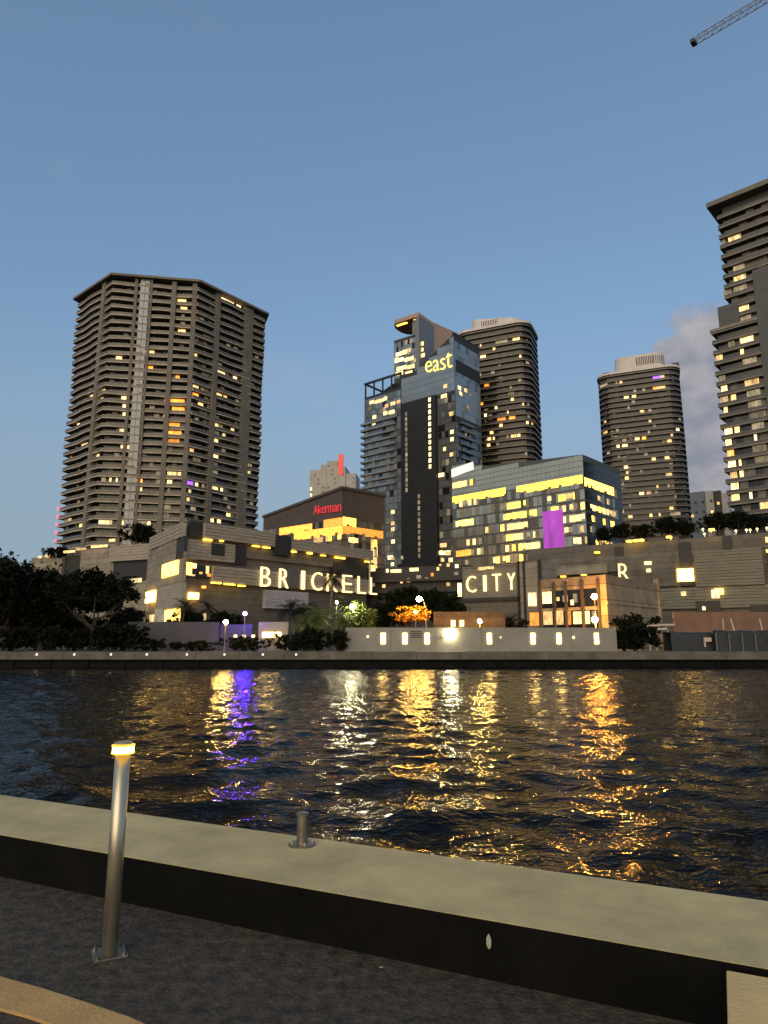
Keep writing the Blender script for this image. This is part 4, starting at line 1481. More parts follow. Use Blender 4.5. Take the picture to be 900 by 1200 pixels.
# left face
zb0 = BL.hit(190, 735)[1]
mb = MB()
louvre(mb, BL, *[BL.hit(*PZ(60, 110))[0], BL.L, BL.hit(*PZ(180, 125))[1], ztp - 0.5], -0.4, 0.5, 0, 0.7)
mb.build('louvre_panel', M['louvre'], pd)
for x0, y0, x1, y1, mn, o in [(92, 140, 152, 215, 'stone', 0.3), (48, 150, 90, 300, 'stone', 0.1), (153, 135, 180, 205, 'recess', 0.2), (50, 228, 176, 300, 'stone', 0.2), (88, 320, 175, 390, 'louvre', 0.5)]:
    mb = MB()
    BL.pbox(mb, *PZ(x0, y0), *PZ(x1, y1), -0.4, o)
    mb.build('panel', M[mn], pd)
for x0, y0, x1, y1, mn in [(107, 232, 162, 266, 'lit_shop'), (45, 335, 75, 370, 'lit_shop'), (60, 420, 75, 448, Yl), (118, 402, 168, 440, 'lit_shop'), (80, 400, 110, 448, Dm)]:
    s0, s1, z0_, z1_ = BL.prect(*PZ(x0, y0), *PZ(x1, y1))
    pane(pd, BL, s0, s1, z0_, z1_, 0.2, 0.55, mn)
for x0, y0, x1, y1, mn in [(195, 335, 230, 362, 'lit_shop'), (245, 310, 258, 320, O), (250, 415, 265, 440, Yl)]:
    s0, s1, z0_, z1_ = BF.prect(*PZ(x0, y0), *PZ(x1, y1))
    pane(pd, BF, s0, s1, z0_, z1_, 0.0, 0.35, mn)
# left lower wing of the podium
wing = thing('podium_wing', 'plain beige low wing behind the dark trees at the left of the podium', 'building', (-58, 146, BANK_Z))
mb = MB()
WF = Fac(at(122, 700, 150), at(175, 700, 139))
s0, s1, z0_, z1_ = WF.prect(124, 690, 174, 735)
WF.poly(mb, [(0, BANK_Z), (WF.L, BANK_Z), (WF.L, WF.hit(172, 678)[1]), (WF.L * 0.75, WF.hit(165, 683)[1]), (0, WF.hit(126, 708)[1])], -20, 0)
mb.build('walls', M['stone'], wing)
s0, s1, z0_, z1_ = WF.prect(150, 679, 166, 682)
pane(wing, WF, s0, s1, z0_, z1_, 0.0, 0.2, 'lit_white', 'soffit_light')

LF = Fac(at(36, 660, 190), at(180, 660, 172))
lb = thing('terraced_building', 'terraced low building with rows of terrace lights at the foot of the condominium tower', 'building', (*at(100, 690, 182).xy, BANK_Z))
for x0, yt, x1, yb, o, mn in [(37, 654, 71, 680, 0.0, 'stone'), (71, 652, 97, 690, -1.0, 'recess'), (97, 645, 132, 700, 0.5, 'stone'), (133, 641, 178, 656, 1.2, 'louvre'), (133, 656, 178, 700, 0.3, 'recess'), (60, 642, 120, 650, -4.0, 'stone_b')]:
    mb = MB()
    s0, s1, z0_, z1_ = LF.prect(x0, yt, x1 - 0.2, yb)
    if mn == 'louvre':
        louvre(mb, LF, s0, s1, z0_, z1_, -10, o, 0, 0.7)
    else:
        LF.box(mb, s0, s1, BANK_Z, z1_, -14 + o, o)
    mb.build('block', M[mn], lb)
for x0, x1, y in [(78, 90, 647.5), (92, 103, 644.5), (110, 128, 641.5), (48, 51, 653.5), (56, 63, 652.5), (49, 56, 678), (131, 137, 634)]:
    s0, z0_ = LF.hit(x0, y)
    s1, _ = LF.hit(x1, y)
    pane(lb, LF, s0, s1, z0_ - 0.25, z0_ + 0.35, 0.6, 1.0, 'lit_warm', 'terrace_light')

# BRICKELL letters
sgn = thing('letter_sign', 'row of big warm lit letters spelling BRICKELL on the louvred podium', 'sign', BF.pt(BF.hit(368, 690)[0], 1.0, BF.hit(368, 700)[1]))
sB, zB1 = BF.hit(301, 664.5)
_, zB0 = BF.hit(301, 687.5)
for ch, xa, xb in (('B', 301, 312.5), ('R', 323, 333.5), ('I', 349, 352.5), ('C', 361, 373), ('K', 379, 391), ('E', 397, 408), ('L', 415, 424), ('L', 429.5, 437)):
    sa_, _ = BF.hit(xa, 680)
    sb_, _ = BF.hit(xb, 680)
    letter(sgn, BF, ch, sa_, sb_, zB0, zB1, 1.0, 1.35, M['sign_warm'])

# right podium
QF = Fac((33.5, 140.0), (67.8, 119.0))
QF2 = Fac((33.5, 140.0), tuple(QF.pt(95, 0, 0).xy))
QF = QF2
rp = thing('long_podium', 'long grey louvred podium on the right with scattered lit windows and rooftop planting', 'building', (60, 135, BANK_Z))
RZ = lambda x, y: (620 + x / 3.214, 620 + y / 3.214)
QZ = lambda x, y: (770 + x / 6.923, 610 + y / 6.923)
ztq = QF.hit(899, 624)[1]
mb = MB()
QF.box(mb, -4, QF.L, BANK_Z, ztq, -30, 0)
mb.build('walls', M['stone_b'], rp)
for x0, y0, x1, y1, mn, o, lou in [(300, 258, 880, 520, 'louvre_grey', 0.9, 1), (-30, 300, 170, 540, 'louvre_grey', 0.6, 1), (20, 550, 980, 700, 'louvre_grey', 0.5, 1), (530, 130, 605, 228, 'recess', 0.3, 0), (170, 180, 290, 395, 'recess', 0.25, 0),
                                   (320, 655, 520, 740, 'recess', 0.75, 0), (760, 685, 960, 735, 'recess', 0.75, 0), (885, 250, 990, 520, 'recess', 0.3, 0), (190, 495, 305, 530, 'recess', 0.9, 0), (610, 125, 960, 215, 'stone_b', 0.35, 0)]:
    s0, s1, z0_, z1_ = QF.prect(*QZ(x0, y0), *QZ(x1, y1))
    mb = MB()
    if lou:
        louvre(mb, QF, s0, s1, z0_, z1_, -0.3, o, 0, 0.55)
    else:
        QF.box(mb, s0, s1, z0_, z1_, -0.3, o)
    mb.build('louvre_panel' if lou else 'panel', M[mn], rp)
# left half: long slab edge, black panel for the recess's shade, letter wall
for x0, y0, x1, y1, mn, o in [(10, 150, 300, 168, 'stone', 1.6), (30, 170, 330, 210, 'recess', 0.2), (225, 112, 545, 150, 'stone_b', 0.6), (322, 68, 358, 106, 'recess', 0.2), (335, 115, 560, 215, 'stone_b', 1.0)]:
    s0, s1, z0_, z1_ = QF.prect(*RZ(x0, y0), *RZ(x1, y1))
    mb = MB()
    QF.box(mb, s0, s1, min(z0_, z1_ - 0.8), z1_, -0.3, o)
    mb.build('panel', M[mn], rp)
for x0, y0, x1, y1, mn in [(168, 397, 305, 493, 'lit_shop'), (445, 565, 470, 630, Wh), (472, 555, 545, 600, 'lit_shop'), (470, 605, 515, 632, Wh), (200, 580, 240, 612, Yl), (372, 700, 398, 728, Wh), (880, 140, 905, 180, W), (885, 240, 905, 262, W)]:
    s0, s1, z0_, z1_ = QF.prect(*QZ(x0, y0), *QZ(x1, y1))
    pane(rp, QF, s0, s1, min(z0_, z1_ - 0.4), z1_, 0.5, 1.1, mn)
for x, y in [(112, 138), (372, 72), (385, 110), (438, 75), (640, 85), (725, 78), (755, 78), (812, 70), (890, 62)]:
    q, z = QF.hit(*QZ(x, y))
    mb = MB()
    p = QF.pt(q, 0.1, z)
    mb.lathe((p.x, p.y, p.z), [(0.05, -0.5), (0.05, -0.18), (0.18, -0.12), (0.22, 0.05), (0.14, 0.2), (0.05, 0.24)], 10)
    mb.build('roof_lamp', glow('roof lamp', (1, 0.80, 0.38), 2.2) if 'roof lamp' not in bpy.data.materials else bpy.data.materials['roof lamp'], rp)
for x, y in [(380, 48), (405, 46), (425, 44), (530, 32), (690, 5), (260, 90), (210, 172), (70, 163), (133, 180)]:
    q, z = QF.hit(*RZ(x, y))
    w_ = 0.45
    pane(rp, QF, q - w_, q + w_, z - 0.15, z + 0.15, 0.3, 1.3, 'lit_yellow', 'soffit_light')

# dark link building behind the trees
KF = Fac(at(430, 680, 160), at(552, 680, 152))
kb_ = thing('link_building', 'dark low building with scattered small lights behind the broad trees in the middle', 'building', (*at(490, 720, 157).xy, BANK_Z))
mb = MB()
KF.box(mb, 0, KF.L, BANK_Z, KF.hit(490, 664)[1], -12, 0)
KF.box(mb, -0.3, KF.L + 0.3, KF.hit(490, 680)[1] - 0.3, KF.hit(490, 680)[1] + 0.3, 0, 1.2)
KF.box(mb, -0.3, KF.L + 0.3, KF.hit(490, 693)[1] - 0.3, KF.hit(490, 693)[1] + 0.3, 0, 1.2)
mb.build('walls', M['recess'], kb_)
for x, y, w, mn in [(300, 105, 30, W), (300, 158, 26, W), (255, 215, 20, Wh), (330, 218, 100, Wh), (380, 310, 20, W), (440, 300, 30, W), (490, 205, 80, Yl), (530, 270, 40, Dm), (740, 60, 40, Wh), (790, 65, 40, W), (740, 120, 26, W), (790, 165, 24, W),
                    (865, 175, 26, Wh), (790, 335, 30, W), (600, 290, 30, Dm), (225, 350, 26, W), (130, 340, 30, Dm), (385, 100, 20, Dm), (860, 240, 36, Dm), (700, 200, 20, W), (650, 250, 24, O), (130, 205, 40, W)]:
    q, z = KF.hit(420 + x / 7.5, 640 + y / 7.5)
    w_ = w / 7.5 / FPX * 156
    pane(kb_, KF, q - w_ / 2, q + w_ / 2, z - 0.4, z + 0.35, -0.02, 0.2, mn)

# CITY panel + letters
CFc = Fac(at(540, 690, 118), at(608, 690, 112))
cp = thing('sign_panel_block', 'boxy dark panel block carrying four big lit letters above the river wall', 'building', (*at(575, 720, 117).xy, BANK_Z))
mb = MB()
s0, s1, z0_, z1_ = CFc.prect(542, 669, 606, 699)
CFc.box(mb, s0, s1, z0_, z1_ + 0.4, -6, 0)
CFc.box(mb, s0, s1, z1_ + 0.4, z1_ + 0.6, -6, 0.15)
mb.build('panel', M['louvre_grey'], cp)
mb = MB()
CFc.box(mb, s0 + 0.1, s1 - 0.1, BANK_Z, z0_ - 0.6, -6, -0.3)
mb.build('lower_wall', M['stone_b'], cp)
mb = MB()
CFc.box(mb, s0, s1, z0_ - 0.6, z0_ - 0.002, -6, 0.12)
mb.build('panel_edge', M['recess'], cp)
q, z = CFc.hit(538, 690)
pane(cp, CFc, q - 0.35, q + 0.3, z - 1.3, z + 1.0, -0.4, -0.1, 'lit_white')
row(CFc, cp, 561, 667, 583, 665, Yl, 0.8, 0.7, 0.5, o=0.3)
sc2 = thing('letter_sign', 'row of big warm lit letters spelling CITY on the dark panel', 'sign', CFc.pt(CFc.hit(575, 690)[0], 0, CFc.hit(575, 694)[1]))
for ch, xa, xb, yt, yb in (('C', 547, 558.5, 675.5, 694), ('I', 567, 570.5, 674.5, 693), ('T', 577.5, 588, 673, 692.5), ('Y', 595, 604.5, 672, 691)):
    sa_, zt = CFc.hit(xa, yt)
    sb_, zb_ = CFc.hit(xb, yb)
    letter(sc2, CFc, ch, sa_, sb_, zb_, zt, 0.02, 0.4, M['sign_warm'])
sre = thing('letter_sign', 'last big lit letters R and E of a row on the right podium', 'sign', QF.pt(QF.hit(745, 670)[0], 1.0, QF.hit(745, 681)[1]))
for ch, xa, xb, yt, yb in (('R', 726, 739.5, 661.5, 681.5), ('E', 756.5, 766, 659, 679)):
    sa_, zt = QF.hit(xa, yt)
    sb_, zb_ = QF.hit(xb, yb)
    if ch == 'E':       # only its upper two arms are lit
        mb = MB()
        h = (zt - zb_) / 5
        QF.box(mb, sa_, sb_, zt - h * 0.9, zt, 1.0, 1.4)
        QF.box(mb, sa_ + 0.3, sb_ - 0.2, zt - 3.0 * h, zt - 2.1 * h, 1.0, 1.4)
        mb.build('letter', M['sign_warm'], sre)
    else:
        letter(sre, QF, ch, sa_, sb_, zb_, zt, 1.0, 1.4, M['sign_warm'])

# pylon beside the CITY panel
pyl = thing('stair_pylon', 'tall tan stair pylon edged with dark frames right of the CITY panel', 'tower', (*at(620, 720, 113).xy, BANK_Z))
PF = Fac(at(607, 690, 113), at(634, 690, 110))
mb = MB()
z1_ = PF.hit(620, 659)[1]
PF.box(mb, 0.4, PF.L - 0.4, BANK_Z, z1_, -6, 0)
mb.build('shaft', M['stone'], pyl)
for q in (0.2, PF.L * 0.3, PF.L - 0.2):
    mb = MB()
    PF.box(mb, q - 0.2, q + 0.2, BANK_Z, z1_ + 0.3, -0.3, 0.15)
    mb.build('frame_post', M['recess'], pyl)

# beige riverside building
kb, lb_, rb_ = at(711, 700, 95), at(634, 700, 104), at(772, 700, 111)
EF, ER = Fac(lb_, kb), Fac(kb, rb_)
bb = thing('beige_building', 'beige two storey riverside building with a lit glazed front and a plain side wall', 'building', (*at(711, 745, 101).xy, BANK_Z))
zt = EF.hit(711, 673)[1]
mb = MB()
p0, p1, p2 = (lb_.x, lb_.y), (kb.x, kb.y), (rb_.x, rb_.y)
p3 = (lb_.x + rb_.x - kb.x, lb_.y + rb_.y - kb.y)
mb.prism(ccw([p0, p1, p2, p3]), BANK_Z, zt)
mb.build('walls', M['beige_wall'], bb)
mb = MB()
ER.box(mb, ER.L - 0.7, ER.L + 0.05, BANK_Z, zt + 0.8, -0.5, 0.35)
mb.build('corner_pier', M['beige_wall'], bb)
mb = MB()
ER.box(mb, 0.02, ER.L - 0.72, ER.hit(740, 709)[1] - 0.15, ER.hit(740, 709)[1] + 0.1, 0, 0.12)
mb.build('string_course', M['beige_wall'], bb)
mb = MB()
EF.box(mb, 0.2, EF.L - 1.6, EF.hit(660, 712)[1], zt - 1.8, 0.0, 0.06)
EF.box(mb, 0.2, EF.L - 1.6, BANK_Z, EF.hit(660, 716)[1], 0.0, 0.05)
mb.build('glazing', M['dark_glass'], bb)
for x0, y0, x1, y1, mn in [(623, 0, 0, 0, W), (636, 694, 647, 707, Yl), (618, 694, 628, 707, Yl), (653, 700, 656, 704, W), (660, 698, 666, 705, Dm), (672, 696, 677, 706, Dm), (669, 703, 673, 709, Wh), (637, 717, 648, 732, W), (649, 716, 661, 732, W), (663, 716, 670, 732, O), (672, 717, 684, 731, W), (686, 716, 692, 731, Yl), (694, 716, 700, 731, Dm)]:
    if y0 == 0 or x0 < 633:
        continue
    s0, s1, z0_, z1_ = EF.prect(x0, y0, x1, y1)
    pane(bb, EF, s0, s1, z0_, z1_, 0.03, 0.14, mn)
for x in (634, 651, 664.5, 684, 703):
    q, _ = EF.hit(x, 710)
    mb = MB()
    EF.box(mb, q - 0.17, q + 0.17, BANK_Z, zt - 0.5, 0.0, 0.4)
    mb.build('column', M['brown_roof'], bb)

# windows of the pylon at the same level
for x0, y0, x1, y1, mn in [(619, 695, 629, 710, Yl), (621, 718, 632, 733, O)]:
    s0, s1, z0_, z1_ = PF.prect(x0, y0, x1, y1)
    pane(pyl, PF, s0, s1, z0_, z1_, 0.0, 0.1, mn)

# ---- walls along the far bank
def wall_run(label, x0, x1, yt, yb, Y, mn, th=0.35, coping=True):
    a, b = at(x0, yt, Y), at(x1, yt, Y)
    zb_ = at(x0, yb, Y).z
    w = thing('river_wall', label, 'wall', ((a.x + b.x) / 2, Y, BANK_Z))
    f = Fac(a, b)
    mb = MB()
    n = max(1, round(f.L / 4.2))
    for k in range(n):
        f.box(mb, f.L * k / n + 0.012, f.L * (k + 1) / n - 0.012, BANK_Z - 0.02, a.z + random.uniform(-0.02, 0.02), -th, 0)
    mb.build('wall_panel', M[mn], w)
    return w, f


rw, f = wall_run('long white river wall with a row of glowing vertical slot lights', 405, 722, 735.5, 762, 66, 'white_wall')
for x in (449, 474.5, 500.5, 573.5, 624.5, 655, 699):
    s0, s1, z0_, z1_ = f.prect(x - 2.7, 742, x + 2.7, 754.5)
    pane(rw, f, s0, s1, z0_, z1_, -0.02, 0.05, 'niche_light', 'slot_light')
for x, y in ((431, 746), (519.5, 746), (586.5, 747), (672, 747)):
    q, z = f.hit(x, y)
    pane(rw, f, q - 0.09, q + 0.09, z - 0.09, z + 0.09, 0.0, 0.1, 'lit_white', 'spot_light')
mb = MB()
for k in range(4):
    f.pbox(mb, 481, 739.5 + k * 2.2, 494, 740.6 + k * 2.2, 0, 0.03)
mb.build('sign_lines', M['grey_hoard'], rw)  # dark lines of a small sign plate without legible text
q, z = f.hit(527.5, 743)
mb = MB()
p = f.pt(q, 0.15, z)
mb.lathe((p.x, p.y, p.z), [(0.08, -0.16), (0.16, -0.08), (0.17, 0.06), (0.08, 0.15)], 12)
mb.build('flood_light', M['lamp_white'], rw)

gh, f = wall_run('grey site hoarding on the far bank left of the purple light', 150, 257, 729, 757, 71, 'grey_hoard')
gh2, f2 = wall_run('pale short hoarding just right of the purple light on the far bank', 303, 338, 729, 757, 70, 'white_wall')
for x in (311, 318, 326):
    q, z = f2.hit(x, 744)
    pane(gh2, f2, q - 0.27, q + 0.27, z - 0.25, z + 0.25, 0.0, 0.1, 'niche_light', 'wall_light')
gh3, f3 = wall_run('grey hoarding behind the yellow lamp and the purple light', 258, 296, 732, 757, 71.3, 'grey_hoard')
for x in (276, 286, 297):
    q, z = f3.hit(x, 745.5)
    pane(gh3, f3, q - 0.16, q + 0.16, z - 0.14, z + 0.14, 0.0, 0.1, 'lit_white', 'wall_light')
tw, f = wall_run('reddish terracotta wall under the right podium', 789, 915, 717, 760, 88, 'terracotta')
for x0, x1, slant in ((846, 848.5, 0), (855, 858, 3), (889, 892, 2)):
    s0, z1_ = f.hit(x0, 725)
    s1, z0_ = f.hit(x1, 741)
    mb = MB()
    f.poly(mb, [(s0 + slant * 0.12, z0_), (s1 + slant * 0.12, z0_), (s1, z1_), (s0, z1_)], 0.0, 0.12)
    mb.build('pale_stripe', M['pale_canvas'], tw)
s0, s1, z0_, z1_ = f.prect(791, 713, 789 + 2, 717)
ow, f = wall_run('low orange brown wall behind the white river wall', 508, 592, 717, 740, 78, 'brown_wall')  # right end lengthened behind the lamp to catch its glow
for x in (531, 541, 578):
    q, z = f.hit(x, 730.5)
    pane(ow, f, q - 0.25, q + 0.25, z - 0.35, z + 0.35, 0.0, 0.15, 'lit_white', 'wall_light') if x < 570 else None

# dark tarpaulined fence and dark box at the right
def soft_mass(name, label, cat, x0, x1, yt, Y, dep, mn, lumps):
    a, b = at(x0, yt, Y), at(x1, yt, Y)
    z1_ = a.z
    f = Fac(a, b)
    t = thing(name, label, cat, ((a.x + b.x) / 2, Y, BANK_Z))
    mb = MB()
    n = 24
    P = []
    for k in range(n + 1):
        q = f.L * k / n
        zt = z1_ + lumps * (math.sin(k * 0.9) * 0.6 + math.sin(k * 2.3 + 1) * 0.4)
        P.append((q, zt))
    for (qa, ha), (qb, hb) in zip(P, P[1:]):
        v = [f.pt(qa, 0, BANK_Z), f.pt(qb, 0, BANK_Z), f.pt(qb, -0.12, hb - 0.15), f.pt(qa, -0.12, ha - 0.15), f.pt(qb, -0.3, hb), f.pt(qa, -0.3, ha), f.pt(qb, -dep, hb), f.pt(qa, -dep, ha), f.pt(qb, -dep, BANK_Z), f.pt(qa, -dep, BANK_Z)]
        mb.add(v, [(0, 1, 2, 3), (3, 2, 4, 5), (5, 4, 6, 7), (7, 6, 8, 9)])
    mb.build('cover', M[mn], t)
    return t, f


tf, f = soft_mass('covered_fence', 'long black tarpaulin covered fence on the far bank under the terracotta wall', 'fence', 838, 930, 739, 68, 0.5, 'car_dark', 0.08)
mb = MB()
for k in range(7):
    q = f.L * k / 6
    f.box(mb, q - 0.05, q + 0.05, BANK_Z, f.hit(838, 742)[1], 0.0, 0.08)
mb.build('fence_post', M['pole'], tf)
cb, f = soft_mass('covered_boat', 'dark covered boat hull stored beside the tarpaulin fence', 'boat', 786, 836, 741, 69, 2.0, 'car_dark', 0.05)
mb = MB()
s0, s1, z0_, z1_ = f.prect(824, 747, 833, 752)
f.box(mb, s0, s1, z0_, z1_, 0.0, 0.2)
f.box(mb, s0, s0 + 0.15, z0_ - 0.5, z0_, 0.0, 0.15)
mb.build('pale_rail', M['pale_canvas'], cb)
cn_, f = None, Fac(at(748, 735, 72), at(792, 735, 72))
ca_ = thing('canvas_awning', 'small pale canvas awning on posts beside the beige side wall', 'awning', (*at(770, 750, 72).xy, BANK_Z))
mb = MB()
for x0, y0, x1, y1 in ((762, 732, 791, 734), (756, 736.5, 782, 739)):
    s0, z1_ = f.hit(x0, y0)
    s1, z0_ = f.hit(x1, y1)
    f.poly(mb, [(s0, z0_), (s1, z0_ + 0.1), (s1, z1_ + 0.1), (s0 + 0.3, z1_)], -1.6, 0)
mb.build('canopy', M['pale_canvas'], ca_)
for x in (764, 772, 786):
    q, z = f.hit(x, 737)
    mb = MB()
    f.box(mb, q - 0.06, q + 0.06, BANK_Z, z, -0.9, -0.78)
    mb.build('post', M['pale_canvas'], ca_)


# ---- street lamps
def street_lamp(label, px, py, Y, mn, r, arm=0.0, group='street lamps on the far bank', zbase=BANK_Z):
    p = at(px, py, Y)
    t = thing('street_lamp', label, 'street lamp', (p.x + arm, p.y, zbase), group)
    h = p.z - zbase
    mb = MB()
    if arm:
        pts = [(0, 0, 0), (0, 0, h * 0.7)]
        for k in range(7):
            a_ = R(90 * k / 6)
            pts.append((-arm * (1 - math.cos(a_)), 0, h * 0.75 + (h * 0.25 + 0.25) * math.sin(a_)))
        mb.tube(pts, [0.07] * 2 + [0.05] * 7, 8)
    else:
        mb.tube([(0, 0, 0), (0, 0, 0.5), (0, 0, 0.52), (0, 0, max(0.6, h - r * 0.9))], [0.11, 0.11, 0.07, 0.05], 10)
    mb.build('pole', M['pole'], t, local=True)
    mb = MB()
    prof = [(r * math.sin(R(a)), -r * math.cos(R(a))) for a in range(15, 166, 15)]
    mb.lathe((-arm, 0, h), prof, 16)
    g = mb.build('lamp_globe', M[mn], t, local=True, smooth=True)
    mb = MB()
    mb.lathe((-arm, 0, h), [(r * 0.5, r * 0.9), (r * 0.6, r * 1.0), (r * 0.2, r * 1.3)], 12)
    mb.build('lamp_cap', M['pole'], t, local=True)
    return t


street_lamp('yellow globe lamp in front of the grey hoarding, left of the purple light', 264.5, 729, 62.6, 'lamp_warm', 0.2)
street_lamp('white lamp lighting the green shrubs at the left end of the white river wall', 413, 711, 74, 'lamp_white', 0.26)
street_lamp('curved arm lamp above the ochre mounded tree', 491, 702, 73, 'lamp_warm', 0.27, arm=0.72)
street_lamp('small amber lamp hanging in front of the ochre mounded tree', 487, 717, 72.2, 'lamp_orange', 0.15)
street_lamp('bright warm lamp rising behind the middle of the white river wall', 562, 728, 73.5, 'lamp_warm', 0.21)
street_lamp('orange sodium lamp on a tall pole before the beige building', 696.5, 699, 91.5, 'lamp_orange', 0.36)
street_lamp('yellow lamp on a short post below the orange sodium lamp', 697, 726, 91.0, 'lamp_warm', 0.38)
street_lamp('tiny white lamp among the palms under the letters', 394.5, 706, 75, 'lamp_white', 0.13)
street_lamp('purple globe lamp between the two hoardings on the far bank', 287, 719, 69.6, 'lamp_purple', 0.2)
street_lamp('faint orange lamp low in the dark trees at the far left', 33, 748, 69, 'lamp_orange', 0.045)
street_lamp('small white lamp at the trunk of the spreading tree', 74, 729, 78, 'lamp_white', 0.12)


# ================================================================== PLANTS
def crown_mesh(name, seed, n_clump, n_leaf, rx, ry, rz, leaf, mat, hollow=0.35, flat=0.0):
    rg = random.Random(seed)
    mb = MB()
    for c in range(n_clump):
        while True:
            u = Vector((rg.uniform(-1, 1), rg.uniform(-1, 1), rg.uniform(-1, 1)))
            if hollow < u.length < 1:
                break
        if flat and u.z < -flat:
            u.z = -flat
        k = 0.75 + 0.35 * math.sin(3 * math.atan2(u.y, u.x) + seed)
        cen = Vector((u.x * rx * k, u.y * ry * k, u.z * rz))
        cr_ = rg.uniform(0.16, 0.34) * min(rx, rz)
        for l in range(n_leaf):
            d = Vector((rg.gauss(0, 0.5), rg.gauss(0, 0.5), rg.gauss(0, 0.38))) * cr_
            p = cen + d
            a = Vector((rg.gauss(0, 1), rg.gauss(0, 1), rg.gauss(0, 0.6))).normalized()
            b = a.cross(Vector((rg.gauss(0, 1), rg.gauss(0, 1), rg.gauss(0, 1)))).normalized()
            s = leaf * rg.uniform(0.6, 1.3)
            mb.add([p - a * s, p - b * s * 0.45, p + a * s, p + b * s * 0.45], [(0, 1, 2, 3)])
    return mb


def trunk_mb(seed, h, r, spread, nl=6):
    rg = random.Random(seed)
    mb = MB()
    pts = [(0, 0, 0), (0.05 * h * rg.uniform(-1, 1), 0.03 * h, h * 0.35), (0.06 * h * rg.uniform(-1, 1), 0.05 * h * rg.uniform(-1, 1), h * 0.7)]
    mb.tube(pts, [r * 1.25, r * 0.9, r * 0.6], 8)
    for k in range(nl):
        a = 2 * math.pi * k / nl + rg.uniform(-0.3, 0.3)
        st = Vector(pts[1]).lerp(Vector(pts[2]), rg.random())
        e = Vector((math.cos(a) * spread, math.sin(a) * spread, h * rg.uniform(0.85, 1.15)))
        m = st.lerp(e, 0.5) + Vector((0, 0, -0.08 * h))
        mb.tube([st, m, e], [r * 0.5, r * 0.3, r * 0.1], 6)
    return mb


PLANTS = {}


def plant_kind(key):
    if key in PLANTS:
        return PLANTS[key]
    if key == 'big':
        c = crown_mesh('crown', 1, 210, 48, 4.6, 4.0, 3.3, 0.26, None, 0.3, 0.7)
        t = trunk_mb(2, 4.2, 0.30, 2.6, 7)
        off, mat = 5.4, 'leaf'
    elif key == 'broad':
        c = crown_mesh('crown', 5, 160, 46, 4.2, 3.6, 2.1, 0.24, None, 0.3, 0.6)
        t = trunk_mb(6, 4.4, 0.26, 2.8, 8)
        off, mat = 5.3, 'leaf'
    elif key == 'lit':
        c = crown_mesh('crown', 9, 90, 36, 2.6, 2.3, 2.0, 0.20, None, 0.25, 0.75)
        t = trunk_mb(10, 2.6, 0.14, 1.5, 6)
        off, mat = 3.2, 'leaf_lit'
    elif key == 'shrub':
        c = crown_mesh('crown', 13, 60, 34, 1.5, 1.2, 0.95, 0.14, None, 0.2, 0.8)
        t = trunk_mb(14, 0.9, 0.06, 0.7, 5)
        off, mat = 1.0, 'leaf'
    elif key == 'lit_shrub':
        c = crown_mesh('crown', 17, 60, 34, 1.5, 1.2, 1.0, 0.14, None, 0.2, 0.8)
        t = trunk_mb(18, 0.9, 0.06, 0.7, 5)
        off, mat = 1.0, 'leaf_lit'
    c.v = [(v[0], v[1], v[2] + off) for v in c.v]
    oc = c.build('crown', M[mat])
    ot = t.build('trunk', M['bark'])
    mc, mt = oc.data, ot.data
    bpy.data.objects.remove(oc)
    bpy.data.objects.remove(ot)
    PLANTS[key] = (mc, mt)
    return PLANTS[key]


def plant(kind, name, label, cat, px, Y, s, zb=BANK_Z, sz=None, rot=None, group=None):
    mc, mt = plant_kind(kind)
    p = at(px, 745, Y)
    t = thing(name, label, cat, (p.x, Y, zb), group)
    t.rotation_euler = (0, 0, random.uniform(0, 6.28) if rot is None else rot)
    t.scale = (s, s, sz or s)
    for nm, m_ in (('crown', mc), ('trunk', mt)):
        o = bpy.data.objects.new(nm, m_)
        COL.objects.link(o)
        o.parent = t
    return t


def palm(label, px, Y, h, fr, seed, n=26, mn='leaf', lean=0.3):
    rg = random.Random(seed)
    p = at(px, 745, Y)
    t = thing('palm_tree', label, 'palm', (p.x, Y, BANK_Z), 'palms in front of the lettered podium')
    mb = MB()
    pts = [(lean * (k / 6) ** 2, 0, h * k / 6) for k in range(7)]
    mb.tube(pts, [0.2, 0.15, 0.13, 0.13, 0.12, 0.12, 0.14], 8)
    mb.build('trunk', M['bark'], t, local=True)
    mb = MB()
    top_ = Vector(pts[-1])
    for k in range(n):
        a = 2 * math.pi * k / n * 2.4 + rg.uniform(-0.2, 0.2)
        e0 = rg.uniform(-0.35, 1.25)
        prev = top_
        d = Vector((math.cos(a) * math.cos(e0), math.sin(a) * math.cos(e0), math.sin(e0)))
        side = Vector((-math.sin(a), math.cos(a), 0))
        seg = fr / 7
        for j in range(7):
            nxt = prev + d * seg
            wd = 0.42 * math.sin(math.pi * (j + 0.7) / 8) * fr / 2
            for sgn_ in (-1, 1):
                for q in (0.1, 0.4, 0.7):
                    b0 = prev.lerp(nxt, q)
                    b1 = prev.lerp(nxt, q + 0.2)
                    tip = b0 + side * sgn_ * wd + d * 0.12 - Vector((0, 0, wd * 0.45))
                    mb.add([b0, b1, tip], [(0, 1, 2)])
            d = (d - Vector((0, 0, 0.26))).normalized()
            prev = nxt
    mb.build('crown', M[mn], t, local=True)
    return t


